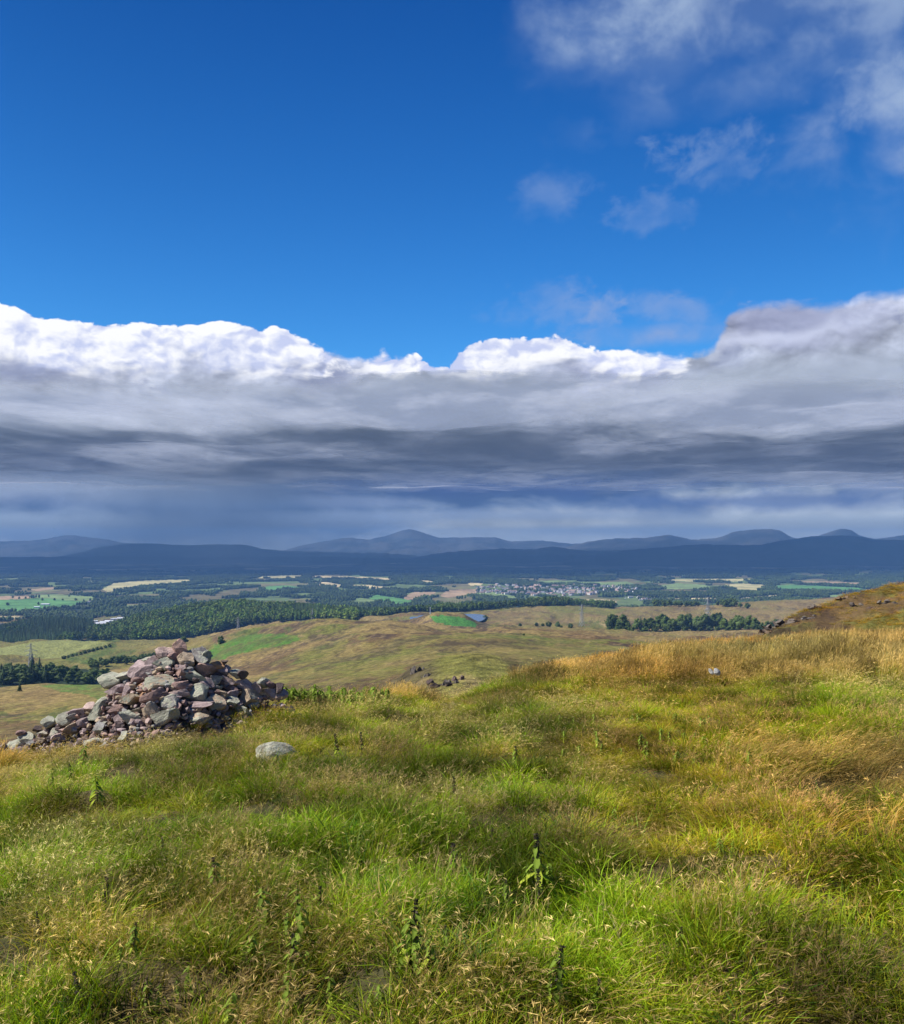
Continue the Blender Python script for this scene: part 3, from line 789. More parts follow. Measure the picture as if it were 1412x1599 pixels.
o = link(bpy.data.objects.new('ground', sub_mesh('ground', CLS == 0, M_TOP)))
tag(o, 'rough grassy hill top that drops away to the valley', kind='structure')
o = link(bpy.data.objects.new('moor', sub_mesh('moor', CLS == 1, M_MOOR)))
tag(o, 'rolling brown and olive moorland below the hill top', kind='structure')
o = link(bpy.data.objects.new('valley_ground', sub_mesh('valley_ground', CLS == 2, M_VAL)))
tag(o, 'wide wooded valley plain reaching to the blue hills', kind='structure')
for k_, (c_, lab_, a_, b_, poly_) in enumerate(FIELDS):
    me = sub_mesh('field', CLS == 10 + k_, M_MOOR if b_ < 3000 else M_VAL, c_)
    if me is None:
        print('EMPTY FIELD', lab_)
        continue
    tag(link(bpy.data.objects.new('field', me)), lab_, group='fields in the valley', kind='structure')

# lakes
m_, b = new_mat('lake_water')
pos = b.new('ShaderNodeNewGeometry').outputs['Position']
M_WATER = finish(m_, b, (0.10, 0.15, 0.23), 0.25, 0.5, b.noise(pos, 0.6, 3, 0.6), 0.05, 0.3)
def lake(outline, z, label):
    d0 = -z * F
    vs = []
    n = len(outline)
    for i in range(n):           # smooth the outline
        for t in np.linspace(0, 1, 6)[:-1]:
            p0, p1, p2, p3 = (np.array(outline[(i + q) % n], float) for q in (-1, 0, 1, 2))
            p = 0.5 * ((2 * p1) + (p2 - p0) * t + (2 * p0 - 5 * p1 + 4 * p2 - p3) * t * t + (3 * p1 - p0 - 3 * p2 + p3) * t**3)
            y = d0 / (p[1] - HOR)
            vs.append(((p[0] - 706) / F * y, y, z))
    bm = bmesh.new()
    f = bm.faces.new([bm.verts.new(v) for v in vs])
    if f.normal.z < 0: f.normal_flip()
    bm.normal_update()
    me = bpy.data.meshes.new('lake')
    bm.to_mesh(me); bm.free()
    me.materials.append(M_WATER)
    tag(link(bpy.data.objects.new('lake', me)), label, kind='structure')

# ---- far hills: solid ridges, each with its own distance
def ridge_mat(name, c0, c1):
    m_, b = new_mat(name)
    pos = b.new('ShaderNodeNewGeometry').outputs['Position']
    n = b.noise(pos, 0.0011, 6, 0.6)
    return finish(m_, b, b.mix(b.sstep(0.42, 0.6, n), c0, c1), 0.95, 0.05, n, 0.6, 60.0)


M_RIDGE = ridge_mat('heather_hill', (0.009, 0.012, 0.011), (0.022, 0.024, 0.018))
M_PEAK = ridge_mat('bare_mountain', (0.045, 0.055, 0.065), (0.085, 0.090, 0.095))


def ridge(name, label, pts, d, foot, back, seed, sharp=1.0, nz=0.2):
    """pts: crest on the photograph; d crest distance, foot nearer than it by foot metres"""
    x0, x1 = pts[0][0], pts[-1][0]
    px = np.arange(x0, x1 + 1, 3.0)
    cr = pchip([p[0] for p in pts], [p[1] for p in pts], px)
    ts = np.concatenate([np.linspace(-1, 0, 16), np.linspace(0, 1, 8)[1:]])
    X = np.zeros((len(ts), len(px))); Y = X.copy(); Z = X.copy()
    for i, t in enumerate(ts):
        y = d + (foot if t < 0 else back) * t
        xx = (px - 706) / F * y
        zc = (HOR - cr + (fbm(px / 9.0, px * 0 + seed, 4, seed) - 0.5) * sharp * 2.2) / F * d
        base = -300.0
        prof = (1 - abs(t)) ** (1.15 if t < 0 else 1.3)
        rdg = 1 - np.abs(2 * fbm(xx / (foot * 0.32), y / (foot * 0.32) + seed, 4, seed + 3) - 1)
        amp = (zc - base) * nz * math.sin(math.pi * min(1, abs(t)))
        X[i] = xx; Y[i] = y; Z[i] = base + (zc - base) * prof - 40 * abs(t) + (rdg - 0.7) * amp * 2.0
    r_, c_ = X.shape
    a = (np.arange(r_ - 1)[:, None] * c_ + np.arange(c_ - 1)[None, :]).ravel()
    q = np.stack([a, a + 1, a + c_ + 1, a + c_], axis=1)
    v = np.stack([X.ravel(), Y.ravel(), Z.ravel()], axis=1)
    o = link(bpy.data.objects.new(name, mesh_np(name, v, q, M_PEAK if name == 'mountain' else M_RIDGE)))
    tag(o, label, kind='structure')


ridge('mountain', 'hazy peak standing above the far centre of the plain', [(380, 872), (440, 860), (480, 850), (515, 844), (545, 840), (575, 842), (600, 837), (620, 831), (640, 827), (652, 829), (668, 834), (690, 840), (730, 839), (770, 839), (800, 845), (840, 844), (900, 849), (940, 846), (990, 858), (1040, 868)], 21000, 3200, 2500, 3)
ridge('mountain', 'pair of blue mountains beyond the dark right hand ridge', [(860, 866), (900, 850), (930, 844), (960, 841), (1000, 840), (1030, 837), (1045, 835), (1060, 838), (1085, 842), (1110, 841), (1125, 838), (1145, 831), (1165, 828), (1190, 826), (1215, 828), (1235, 838), (1260, 842), (1285, 834), (1305, 828), (1315, 826), (1328, 828), (1345, 837), (1370, 841), (1392, 838), (1420, 835), (1520, 845), (1620, 866)], 18500, 3000, 2500, 11)
ridge('hill', 'dark blue ridge running in from the right edge', [(880, 874), (960, 862), (1030, 855), (1100, 850), (1180, 851), (1210, 846), (1240, 841), (1280, 837), (1320, 836), (1345, 838), (1370, 843), (1412, 843), (1500, 840), (1640, 850), (1800, 872)], 12500, 2900, 2500, 17)
ridge('hill', 'low blue foothills under the central peak', [(640, 872), (700, 862), (740, 859), (780, 857), (830, 858), (860, 854), (890, 857), (930, 860), (1000, 858), (1060, 857), (1120, 860), (1200, 872)], 15800, 2600, 2500, 23)
ridge('mountain', 'faint mountain slopes behind the left hand rain', [(-500, 860), (-300, 846), (-60, 852), (0, 846), (60, 843), (110, 836), (150, 840), (200, 848), (270, 852), (400, 866)], 21000, 3200, 2500, 29)
ridge('hill', 'long low hill half lost in rain haze', [(60, 872), (120, 864), (150, 856), (190, 850), (230, 848), (290, 851), (330, 850), (370, 850), (420, 858), (500, 862), (600, 864), (700, 874)], 17500, 2800, 2500, 31)
ridge('hill', 'dark band of low hills across the far plain', [(-700, 874), (-200, 868), (0, 870), (200, 869), (330, 871), (480, 869), (600, 872), (720, 870), (860, 867), (960, 866), (1050, 868), (1200, 866), (1400, 864), (1700, 866), (2000, 874)], 14000, 2400, 2500, 37)

# ---- the air
m_ = bpy.data.materials.new('air')
m_.use_nodes = True
m_.node_tree.nodes.clear()
b = NB(m_.node_tree)
vol = b.new('ShaderNodeVolumePrincipled')
HAZE_D = 1 / 20000.0
vol.inputs['Color'].default_value = (0.20, 0.45, 0.93, 1)
vol.inputs['Density'].default_value = HAZE_D
vol.inputs['Anisotropy'].default_value = 0.0
b.l.new(vol.outputs[0], b.new('ShaderNodeOutputMaterial').inputs['Volume'])
hv = np.array([(sx, sy, sz) for sx in (-40000, 40000) for sy in (-300, 24500) for sz in (-460, 330)], float)
hq = np.array([(0, 1, 3, 2), (4, 6, 7, 5), (0, 4, 5, 1), (2, 3, 7, 6), (0, 2, 6, 4), (1, 5, 7, 3)])
o = link(bpy.data.objects.new('haze', mesh_np('haze', hv, hq, m_, False)))
tag(o, 'thin blue air between the hill top and the mountains', kind='stuff')

# the shower falling at the left: slanting shafts of rain in front of the far hills
m_ = bpy.data.materials.new('falling_rain')
m_.use_nodes = True
m_.node_tree.nodes.clear()
b = NB(m_.node_tree)
vol = b.new('ShaderNodeVolumePrincipled')
vol.inputs['Color'].default_value = (0.80, 0.86, 0.95, 1)
vol.inputs['Density'].default_value = 1 / 12000.0
b.l.new(vol.outputs[0], b.new('ShaderNodeOutputMaterial').inputs['Volume'])
for (cx_, rx_, ry_, tp_) in ((320, 2000, 1500, 1010), (310, 1400, 1150, 960), (300, 900, 800, 920)):
    RV = []; RF = []
    x0 = (cx_ - 706) / F * 11600
    n_ = 40
    for zz, sh in ((-330, 0.0), (tp_, 420.0)):
        for i in range(n_):
            a = i / n_ * 6.28318
            RV.append((x0 + sh + math.cos(a) * rx_, 11600 + math.sin(a) * ry_, zz))
    for i in range(n_):
        j = (i + 1) % n_
        RF += [(i, j, n_ + j), (i, n_ + j, n_ + i)]
    for i in range(1, n_ - 1):
        RF += [(0, i + 1, i), (n_, n_ + i, n_ + i + 1)]
    tag(link(bpy.data.objects.new('rain', mesh_np('rain', RV, RF, m_, False))), 'grey shaft of rain hanging below the cloud bank over the plain', kind='stuff')

# ---------------------------------------------------------------- the base of the cloud bank that shades the far plain
dnx, dny = 150, 90
dx_ = np.linspace(-1, 1, dnx)
dy_ = np.geomspace(7200, 30000, dny)
DX = dx_[None, :] * (dy_[:, None] * 1.15 + 2500)
DY = np.repeat(dy_[:, None], dnx, 1) + (fbm(DX / 3600.0, DX * 0 + 3, 4, 701) - 0.5) * 1500
ed = np.clip(np.minimum((dy_ - dy_[0]) / 1500, 1), 0, 1)[:, None]
lump = fbm(DX / 1100.0, DY / 1300.0, 4, 711, 0.5)
ZB = 1060 + 150 * (1 - ed) ** 2 + (0.5 - lump) * 170
ZTp = 1060 + 150 + 230 * np.sqrt(np.clip(1 - (1 - ed) ** 2, 0, 1)) + (fbm(DX / 1300.0, DY / 1800.0, 4, 721) - 0.5) * 200 * ed
ZTp = np.maximum(ZTp, ZB + 20 * ed)
a = (np.arange(dny - 1)[:, None] * dnx + np.arange(dnx - 1)[None, :]).ravel()
qb = np.stack([a, a + dnx, a + dnx + 1, a + 1], 1)
qt = np.stack([a, a + 1, a + dnx + 1, a + dnx], 1) + dnx * dny
i0 = np.arange(dnx - 1)
qf = np.stack([i0, i0 + 1, i0 + 1 + dnx * dny, i0 + dnx * dny], 1)
vb = np.stack([DX.ravel(), DY.ravel(), ZB.ravel()], 1); vt = np.stack([DX.ravel(), DY.ravel(), ZTp.ravel()], 1)
m_, b = new_mat('cloud_base')
pos = b.new('ShaderNodeNewGeometry').outputs['Position']
sp = b.new('ShaderNodeSeparateXYZ'); b.put(sp.inputs[0], pos)
sv_ = b.vec(b.mul(sp.outputs[0], 1 / 2000.0), b.mul(sp.outputs[1], 1 / 3400.0), b.mul(sp.outputs[2], 1 / 900.0))
dn = b.noise(sv_, 1.0, 9, 0.62, dist=0.1)
pk = b.noise(b.vec(b.mul(sp.outputs[0], 1 / 520.0), b.mul(sp.outputs[1], 1 / 900.0), b.mul(sp.outputs[2], 1 / 400.0)), 1.0, 5, 0.55)
pk = b.m('ABSOLUTE', b.mad(pk, 2.0, -1.0))
front = b.sstep(7300.0, 9300.0, b.add(sp.outputs[1], b.mul(b.sub(dn, 0.5), 4200.0)))
back = b.sub(1.0, b.sstep(12500.0, 19500.0, b.add(sp.outputs[1], b.mul(b.sub(dn, 0.5), 12000.0))))
alpha = b.mul(b.mul(front, back), b.sstep(0.32, 0.50, dn, 0.55, 0.94))
df = b.new('ShaderNodeBsdfDiffuse'); b.put(df.inputs[0], (0.72, 0.75, 0.80))
tl = b.new('ShaderNodeBsdfTranslucent'); b.put(tl.inputs[0], b.mix(b.clamp(b.add(b.sstep(0.35, 0.65, dn), b.mul(b.sub(0.3, pk), 0.7))), (0.62, 0.66, 0.74), (0.28, 0.32, 0.40)))
mx = b.new('ShaderNodeMixShader'); mx.inputs[0].default_value = 0.45
b.l.new(df.outputs[0], mx.inputs[1]); b.l.new(tl.outputs[0], mx.inputs[2])
tr = b.new('ShaderNodeBsdfTransparent')
m2 = b.new('ShaderNodeMixShader'); b.put(m2.inputs[0], alpha)
b.l.new(tr.outputs[0], m2.inputs[1]); b.l.new(mx.outputs[0], m2.inputs[2])
b.l.new(m2.outputs[0], b.new('ShaderNodeOutputMaterial').inputs[0])
tag(link(bpy.data.objects.new('cloud', mesh_np('cloud', np.concatenate([vb, vt]), np.concatenate([qb, qt, qf]), m_))), 'dark grey base of the cloud bank hanging over the far plain', kind='structure')

def drop(px, py, y0, y1, n=1200):
    """the first point of the land, going away from the camera, that the photograph shows at (px, py)"""
    ys = np.geomspace(y0, y1, n)
    xs = (px - 706) / F * ys
    z = height(xs, ys)
    p = HOR - F * z / ys
    s = p - py
    k = np.nonzero(s <= 0)[0]
    i = k[0] if len(k) else int(np.argmin(np.abs(s)))
    return Vector((xs[i], ys[i], z[i]))


lake([(682, 962), (700, 960), (720, 959), (742, 958.6), (756, 960.5), (759, 964), (754, 968.5), (744, 971.5), (726, 974), (700, 973), (684, 968)], WATER_Z, 'small blue lake behind the green rise, its right part open to view')
lake([(640, 964), (652, 961.5), (672, 960), (684, 961), (680, 965), (664, 967), (645, 968)], WATER_Z - 1.5, 'sliver of blue water before the tall white mast')

# ---------------------------------------------------------------- foliage material
def leaf_mat(name, tr=0.25, rough=0.75, var=0.35, inst=False, spec=0.2, gain=1.0):
    m_, b = new_mat(name)
    at = b.new('ShaderNodeAttribute', attribute_name='col')
    oi = b.new('ShaderNodeObjectInfo')
    f = b.mad(oi.outputs['Random'], var, gain * (1.0 - var * 0.5))
    nd = b.new('ShaderNodeVectorMath', operation='SCALE')
    b.put(nd.inputs[0], at.outputs[0])
    b.put(nd.inputs['Scale'], f)
    col = nd.outputs[0]
    if inst:
        ti = b.new('ShaderNodeAttribute', attribute_name='tint', attribute_type='INSTANCER')
        mu = b.new('ShaderNodeVectorMath', operation='MULTIPLY')
        b.put(mu.inputs[0], col)
        b.put(mu.inputs[1], ti.outputs['Vector'])
        col = mu.outputs[0]
    tc = b.new('ShaderNodeVectorMath', operation='MULTIPLY')
    b.put(tc.inputs[0], col)
    tc.inputs[1].default_value = (1.05, 1.2, 0.6)
    return finish(m_, b, col, rough, spec, trans=(tc.outputs[0], tr))


M_TREE = leaf_mat('tree_foliage', 0.15, var=0.5, inst=False)
M_WOOD = leaf_mat('wood_foliage', 0.12, var=0.5, inst=True)
M_GRASS = leaf_mat('grass_blades', 0.32, rough=0.6, var=0.4, inst=True, spec=0.12)
M_PLANT = leaf_mat('plant_leaves', 0.30, rough=0.75, var=0.35, spec=0.1)

m_, b = new_mat('tree_bark')
pos = b.new('ShaderNodeNewGeometry').outputs['Position']
M_BARK = finish(m_, b, b.mix(b.noise(pos, 2.0, 4), (0.05, 0.038, 0.026), (0.13, 0.105, 0.08)), 0.9, 0.1)


class MB:
    """collects triangles and quads with a colour per vertex"""
    def __init__(s):
        s.v = []; s.c = []; s.f3 = []; s.f4 = []; s.n = 0

    def add(s, v, c, f):
        v = np.asarray(v, float).reshape(-1, 3)
        c = np.asarray(c, float)
        if c.ndim == 1: c = np.tile(c, (len(v), 1))
        s.v.append(v); s.c.append(c)
        f = np.asarray(f, int) + s.n
        (s.f3 if f.shape[1] == 3 else s.f4).append(f)
        s.n += len(v)

    def mesh(s, name, mat, smooth=True):
        v = np.concatenate(s.v); c = np.concatenate(s.c)
        f = []
        if s.f3: f.append(np.concatenate(s.f3))
        if s.f4:
            q = np.concatenate(s.f4)
            f.append(q[:, [0, 1, 2]]); f.append(q[:, [0, 2, 3]])
        return mesh_np(name, v, np.concatenate(f), mat, smooth, c)


def ico(sub):
    bm = bmesh.new()
    bmesh.ops.create_icosphere(bm, subdivisions=sub, radius=1.0)
    bm.verts.ensure_lookup_table()
    v = np.array([p.co[:] for p in bm.verts]); f = np.array([[q.index for q in t.verts] for t in bm.faces])
    bm.free()
    return v, f


ICO1, ICO2, ICO3 = ico(1), ico(2), ico(3)


def unit(n, r):
    v = r.normal(size=(n, 3))
    return v / np.linalg.norm(v, axis=1)[:, None]


def leaf_quads(mb, centres, normals, size, cols, r):
    """small leaf sprays: one quad each, facing more or less along its normal"""
    n = len(centres)
    a = np.cross(normals, unit(n, r)); a /= np.linalg.norm(a, axis=1)[:, None] + 1e-9
    b_ = np.cross(normals, a)
    s = (size * (0.6 + 0.8 * r.random(n)))[:, None]
    v = np.stack([centres - a * s, centres + b_ * s * 0.55, centres + a * s, centres - b_ * s * 0.55], axis=1).reshape(-1, 3)
    mb.add(v, np.repeat(cols, 4, axis=0), np.arange(4 * n).reshape(n, 4))


def crown(mb, r, h, w, base, lobes, leaves, lsize, col, hull=True, z_lo=0.18):
    """broadleaf crown: many leaf sprays on the skin and through the volume of several uneven boughs"""
    col = np.asarray(col)
    cs = []
    for i in range(lobes):
        t = (i + 0.5) / lobes
        zz = h * (z_lo + (0.88 - z_lo) * t)
        rad = w * 0.5 * math.sin(math.pi * min(0.97, max(0.12, 0.22 + 0.74 * t))) ** 0.7
        a = i * 2.4 + r.random() * 1.2
        off = rad * (0.25 + 0.5 * r.random())
        cs.append((np.array([math.cos(a) * off, math.sin(a) * off, zz]), rad * (0.5 + 0.25 * r.random())))
    for c, s in cs:
        n = max(6, int(leaves / lobes))
        d = unit(n, r)
        d[:, 2] = np.where(d[:, 2] < -0.3, -d[:, 2] * 0.5, d[:, 2])
        rr = s * (0.72 + 0.42 * r.random(n))[:, None]
        p = c + d * rr * np.array([1, 1, 0.85])
        nn = d + 0.6 * unit(n, r); nn /= np.linalg.norm(nn, axis=1)[:, None]
        leaf_quads(mb, p + base, nn, np.full(n, lsize), col * (0.7 + 0.6 * r.random((n, 1))), r)
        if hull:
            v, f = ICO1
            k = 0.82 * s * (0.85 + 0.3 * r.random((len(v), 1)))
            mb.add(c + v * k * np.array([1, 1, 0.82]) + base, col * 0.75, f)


def conifer(mb, r, h, w, base, tiers, per, col):
    col = np.asarray(col)
    for i in range(tiers):
        t = i / (tiers - 1)
        z0 = h * (0.10 + 0.86 * t)
        rad = w * 0.5 * (1 - t) ** 0.85 * (0.85 + 0.3 * r.random()) + 0.12
        n = max(4, int(per * (1 - 0.5 * t)))
        a = np.linspace(0, 2 * math.pi, n, endpoint=False) + r.random() * 3
        rr = rad * (0.7 + 0.5 * r.random(n))
        tip = np.stack([np.cos(a) * rr, np.sin(a) * rr, np.full(n, z0 - rad * 0.30) - 0.2 * r.random(n)], 1)
        da = math.pi / n * 0.95
        up = np.full(n, z0 + h * 0.075)
        e1 = np.stack([np.cos(a - da) * rr * 0.45, np.sin(a - da) * rr * 0.45, up - h * 0.03], 1)
        e2 = np.stack([np.cos(a + da) * rr * 0.45, np.sin(a + da) * rr * 0.45, up - h * 0.03], 1)
        top_ = np.stack([np.zeros(n), np.zeros(n), up + h * 0.02], 1)
        v = np.stack([tip, e2, top_, e1], axis=1).reshape(-1, 3) + base
        mb.add(v, np.repeat(col * (0.7 + 0.6 * r.random((n, 1))), 4, axis=0), np.arange(4 * n).reshape(n, 4))


def tube(mb, pts, rads, col, seg=6):
    pts = [np.asarray(p, float) for p in pts]
    ring = []
    for i, p in enumerate(pts):
        d = pts[min(i + 1, len(pts) - 1)] - pts[max(i - 1, 0)]
        d /= np.linalg.norm(d) + 1e-9
        u = np.cross(d, [0.31, 0.95, 0.07]); u /= np.linalg.norm(u) + 1e-9
        w = np.cross(d, u)
        a = np.arange(seg) * 2 * math.pi / seg
        ring.append(p + rads[i] * (np.cos(a)[:, None] * u + np.sin(a)[:, None] * w))
    v = np.concatenate(ring)
    f = [(i * seg + j, i * seg + (j + 1) % seg, (i + 1) * seg + (j + 1) % seg, (i + 1) * seg + j) for i in range(len(pts) - 1) for j in range(seg)]
    mb.add(v, col, f)


def trunk_mesh(r, h, w):
    mb = MB()
    lean = (r.random(2) - 0.5) * 0.06 * h
    tube(mb, [(0, 0, -0.6), (0, 0, h * 0.12), (lean[0] * .5, lean[1] * .5, h * 0.4), (lean[0], lean[1], h * 0.8)], [h * 0.028, h * 0.022, h * 0.015, h * 0.004], (0.1, 0.08, 0.06))
    for i in range(5):
        a = i * 1.3 + r.random(); z0 = h * (0.2 + 0.1 * i)
        tube(mb, [(0, 0, z0), (math.cos(a) * w * 0.15, math.sin(a) * w * 0.15, z0 + h * 0.08), (math.cos(a) * w * 0.33, math.sin(a) * w * 0.33, z0 + h * 0.2)], [h * 0.009, h * 0.006, h * 0.002], (0.1, 0.08, 0.06), 4)
    return mb.mesh('trunk', M_BARK)


# ---------------------------------------------------------------- scattering with geometry nodes (only for what nobody could count)
def scatter(name, protos, pos, rot, scl, idx, tint, label):
    pc = bpy.data.collections.new(name + '_kinds')
    for i, me in enumerate(protos):
        ob = bpy.data.objects.new('%s_kind_%02d' % (name, i), me)
        pc.objects.link(ob)
    me = bpy.data.meshes.new(name)
    n = len(pos)
    me.vertices.add(n)
    me.vertices.foreach_set('co', np.asarray(pos, np.float32).ravel())
    def attr(nm, typ, data, key):
        a = me.attributes.new(nm, typ, 'POINT')
        a.data.foreach_set(key, np.ascontiguousarray(data).ravel())
    attr('rot', 'FLOAT_VECTOR', np.asarray(rot, np.float32), 'vector')
    attr('scl', 'FLOAT_VECTOR', np.asarray(scl, np.float32), 'vector')
    attr('idx', 'INT', np.asarray(idx, np.int32), 'value')
    attr('tint', 'FLOAT_VECTOR', np.asarray(tint, np.float32), 'vector')
    ob = link(bpy.data.objects.new(name, me))
    gt = bpy.data.node_groups.new(name + '_scatter', 'GeometryNodeTree')
    gt.interface.new_socket('Geometry', in_out='INPUT', socket_type='NodeSocketGeometry')
    gt.interface.new_socket('Geometry', in_out='OUTPUT', socket_type='NodeSocketGeometry')
    N = gt.nodes; L = gt.links
    gi = N.new('NodeGroupInput'); go = N.new('NodeGroupOutput')
    ip = N.new('GeometryNodeInstanceOnPoints')
    ci = N.new('GeometryNodeCollectionInfo')
    ci.inputs['Collection'].default_value = pc
    ci.inputs['Separate Children'].default_value = True
    ci.inputs['Reset Children'].default_value = True
    def na(nm, typ):
        q = N.new('GeometryNodeInputNamedAttribute'); q.data_type = typ
        q.inputs['Name'].default_value = nm
        return q.outputs['Attribute']
    L.new(gi.outputs[0], ip.inputs['Points'])
    L.new(ci.outputs[0], ip.inputs['Instance'])
    ip.inputs['Pick Instance'].default_value = True
    L.new(na('idx', 'INT'), ip.inputs['Instance Index'])
    er = N.new('FunctionNodeEulerToRotation')
    L.new(na('rot', 'FLOAT_VECTOR'), er.inputs[0])
    L.new(er.outputs[0], ip.inputs['Rotation'])
    L.new(na('scl', 'FLOAT_VECTOR'), ip.inputs['Scale'])
    L.new(ip.outputs[0], go.inputs[0])
    md = ob.modifiers.new('scatter', 'NODES')
    md.node_group = gt
    tag(ob, label, kind='stuff')
    return ob


# ---------------------------------------------------------------- woods
r = np.random.default_rng(5)
BROAD = (0.098, 0.148, 0.028)
CONIF = (0.058, 0.096, 0.028)
wood_protos = []
for i in range(5):
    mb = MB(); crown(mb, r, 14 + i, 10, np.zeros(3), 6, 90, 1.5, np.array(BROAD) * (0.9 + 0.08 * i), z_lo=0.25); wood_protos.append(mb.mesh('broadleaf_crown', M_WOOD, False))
for i in range(4):
    mb = MB(); conifer(mb, r, 17 + i, 6.5, np.zeros(3), 9, 8, CONIF); wood_protos.append(mb.mesh('conifer_crown', M_WOOD, False))


def in_fields(px, py, y, shrink=0.0):
    res = np.zeros(px.shape, bool)
    for c_, lab_, a_, b_, poly_ in FIELDS:
        res |= inpoly(px, py, poly_) & (y > a_) & (y < b_)
    return res


def grid_pts(pxa, pxb, ya, yb, step):
    ys = []; y = ya
    X = []; Y = []
    n = int((yb - ya) / step)
    yy = ya + (np.arange(n) + 0.5) * step
    for y in yy:
        m_ = int((pxb - pxa) / F * y / step)
        X.append((pxa - 706) / F * y + (np.arange(m_) + r.random(m_)) * step)
        Y.append(np.full(m_, y) + (r.random(m_) - 0.5) * step)
    return np.concatenate(X), np.concatenate(Y)


def wood(name, label, polys, ya, yb, step, conifer_frac, scale=1.0, seed=0, tintc=(1, 1, 1), jit=1.5):
    P = []
    x, y = grid_pts(min(p[0] for q in polys for p in q), max(p[0] for q in polys for p in q), ya, yb, step)
    z = height(x, y)
    px = 706 + F * x / y; py = HOR - F * z / y
    k = np.zeros(len(x), bool)
    for q in polys:
        k |= inpoly(px + (r.random(len(x)) - .5) * 4, py + (r.random(len(x)) - .5) * jit, q)
    x, y, z, px = x[k], y[k], z[k], px[k]
    n = len(x)
    cf = fbm(x / 130.0, y / 130.0, 2, 301 + seed)
    isc = (cf < conifer_frac)
    idx = np.where(isc, 5 + r.integers(0, 4, n), r.integers(0, 5, n))
    s = scale * (0.75 + 0.5 * r.random(n)) * (0.85 + 0.5 * fbm(x / 80.0, y / 80.0, 2, 305 + seed))
    tv = (0.55 + 0.95 * fbm(x / 160.0, y / 160.0, 3, 309 + seed))[:, None] * (0.65 + 0.7 * r.random((n, 1))) * np.asarray(tintc)
    tv = tv * np.stack([1 + 0.3 * (r.random(n) - .5), np.ones(n), np.ones(n)], 1)
    print(name, n)
    return scatter(name, wood_protos, np.stack([x, y, z - 0.4], 1), np.stack([np.zeros(n), np.zeros(n), r.random(n) * 6.28], 1), np.repeat(s[:, None], 3, 1), idx, tv, label)


wood('conifer_wood', 'dark wood on the low hill at the far left', [wood_polys[0][0]], 2200, 2850, 8.5, 0.62, 1.0, 1, (0.85, 0.9, 0.9))
wood('mixed_wood', 'large dark green wood covering the hillside beyond the cairn', [wood_polys[1][0]], 2000, 3300, 9.5, 0.25, 1.15, 2, (1.25, 1.2, 1.0))
wood('tree_belt', 'long belt of trees along the far edge of the plateau', [wood_polys[2][0]], 2300, 3400, 8.5, 0.35, 1.0, 3, (0.95, 0.95, 0.95))

# valley woods: groups of crowns
clumps = []
for i in range(6):
    mb = MB()
    for k in range(9):
        a = r.random() * 6.28; rr = 24 * math.sqrt(r.random())
        hh_ = 12 + 7 * r.random()
        c0 = np.array([math.cos(a) * rr, math.sin(a) * rr, 0])
        if i >= 4 and k % 2:
            conifer(mb, r, hh_ * 1.15, 8, c0, 6, 6, np.array(CONIF))
        else:
            v, f = ICO1
            kk = (0.75 + 0.5 * r.random((len(v), 1)))
            mb.add(c0 + np.array([0, 0, hh_ * 0.55]) + v * kk * np.array([5.5, 5.5, hh_ * 0.48]), np.array(BROAD) * (0.7 + 0.6 * r.random()), f)
            d = unit(16, r); d[:, 2] = abs(d[:, 2])
            leaf_quads(mb, c0 + np.array([0, 0, hh_ * 0.55]) + d * np.array([6.2, 6.2, hh_ * 0.52]), d, np.full(16, 2.2), np.tile(np.array(BROAD), (16, 1)) * (0.6 + 0.9 * r.random((16, 1))), r)
    clumps.append(mb.mesh('tree_clump', M_WOOD, False))

TOWN_POLYS = [[(742, 926), (744, 918), (775, 913), (830, 915), (905, 914), (975, 915), (1012, 922), (1004, 929), (950, 928), (905, 930), (850, 932), (800, 929)]]
x, y = grid_pts(-350, 1780, 3350, 9200, 38)
z = height(x, y)
px = 706 + F * x / y; py = HOR - F * z / y
c1 = fbm(x / 210.0, y / 330.0, 3, 121, 0.5)
c2_ = fbm(x / 260.0 + 70, y / 420.0, 3, 131, 0.5)
keep = (c1 < 0.585) & (c2_ < 0.63) & ~in_fields(px, py + 0.4, y) & ~in_fields(px, py - 0.6, y)
hedge_l = (np.abs(fbm(x / 420.0, y / 420.0, 2, 401) - 0.5) < 0.006)
keep = keep | (hedge_l & ~in_fields(px, py, y))
tp_ = inpoly(px, py, TOWN_POLYS[0])
keep &= ~(tp_ & (r.random(len(x)) < 0.86))
keep &= ~inpoly(px, py, [(140, 985), (140, 968), (196, 960), (200, 975), (160, 985)])
keep &= r.random(len(x)) < (1 - 0.35 * sst(7000, 9000, y))
keep &= ~((px < 165) & (py > 925) & (py < 958) & (r.random(len(x)) < 0.55))
x, y, z = x[keep], y[keep], z[keep]
n = len(x)
print('valley clumps', n)
tv = (0.7 + 0.7 * fbm(x / 300.0, y / 400.0, 3, 409))[:, None] * (0.7 + 0.6 * r.random((n, 1))) * (0.62 - 0.34 * sst(6200, 8200, y))[:, None] * np.ones((1, 3))  # farther clumps are tinted darker: cloud shade put into their colour
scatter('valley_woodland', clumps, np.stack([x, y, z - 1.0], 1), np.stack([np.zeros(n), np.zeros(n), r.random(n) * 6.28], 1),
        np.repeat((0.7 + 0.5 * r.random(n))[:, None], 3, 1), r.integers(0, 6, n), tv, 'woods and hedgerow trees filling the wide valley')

# ---------------------------------------------------------------- single trees
def copy_tree(o, parent=None):
    c = o.copy(); COL.objects.link(c); c.parent = parent
    for ch in o.children:
        copy_tree(ch, c)
    return c


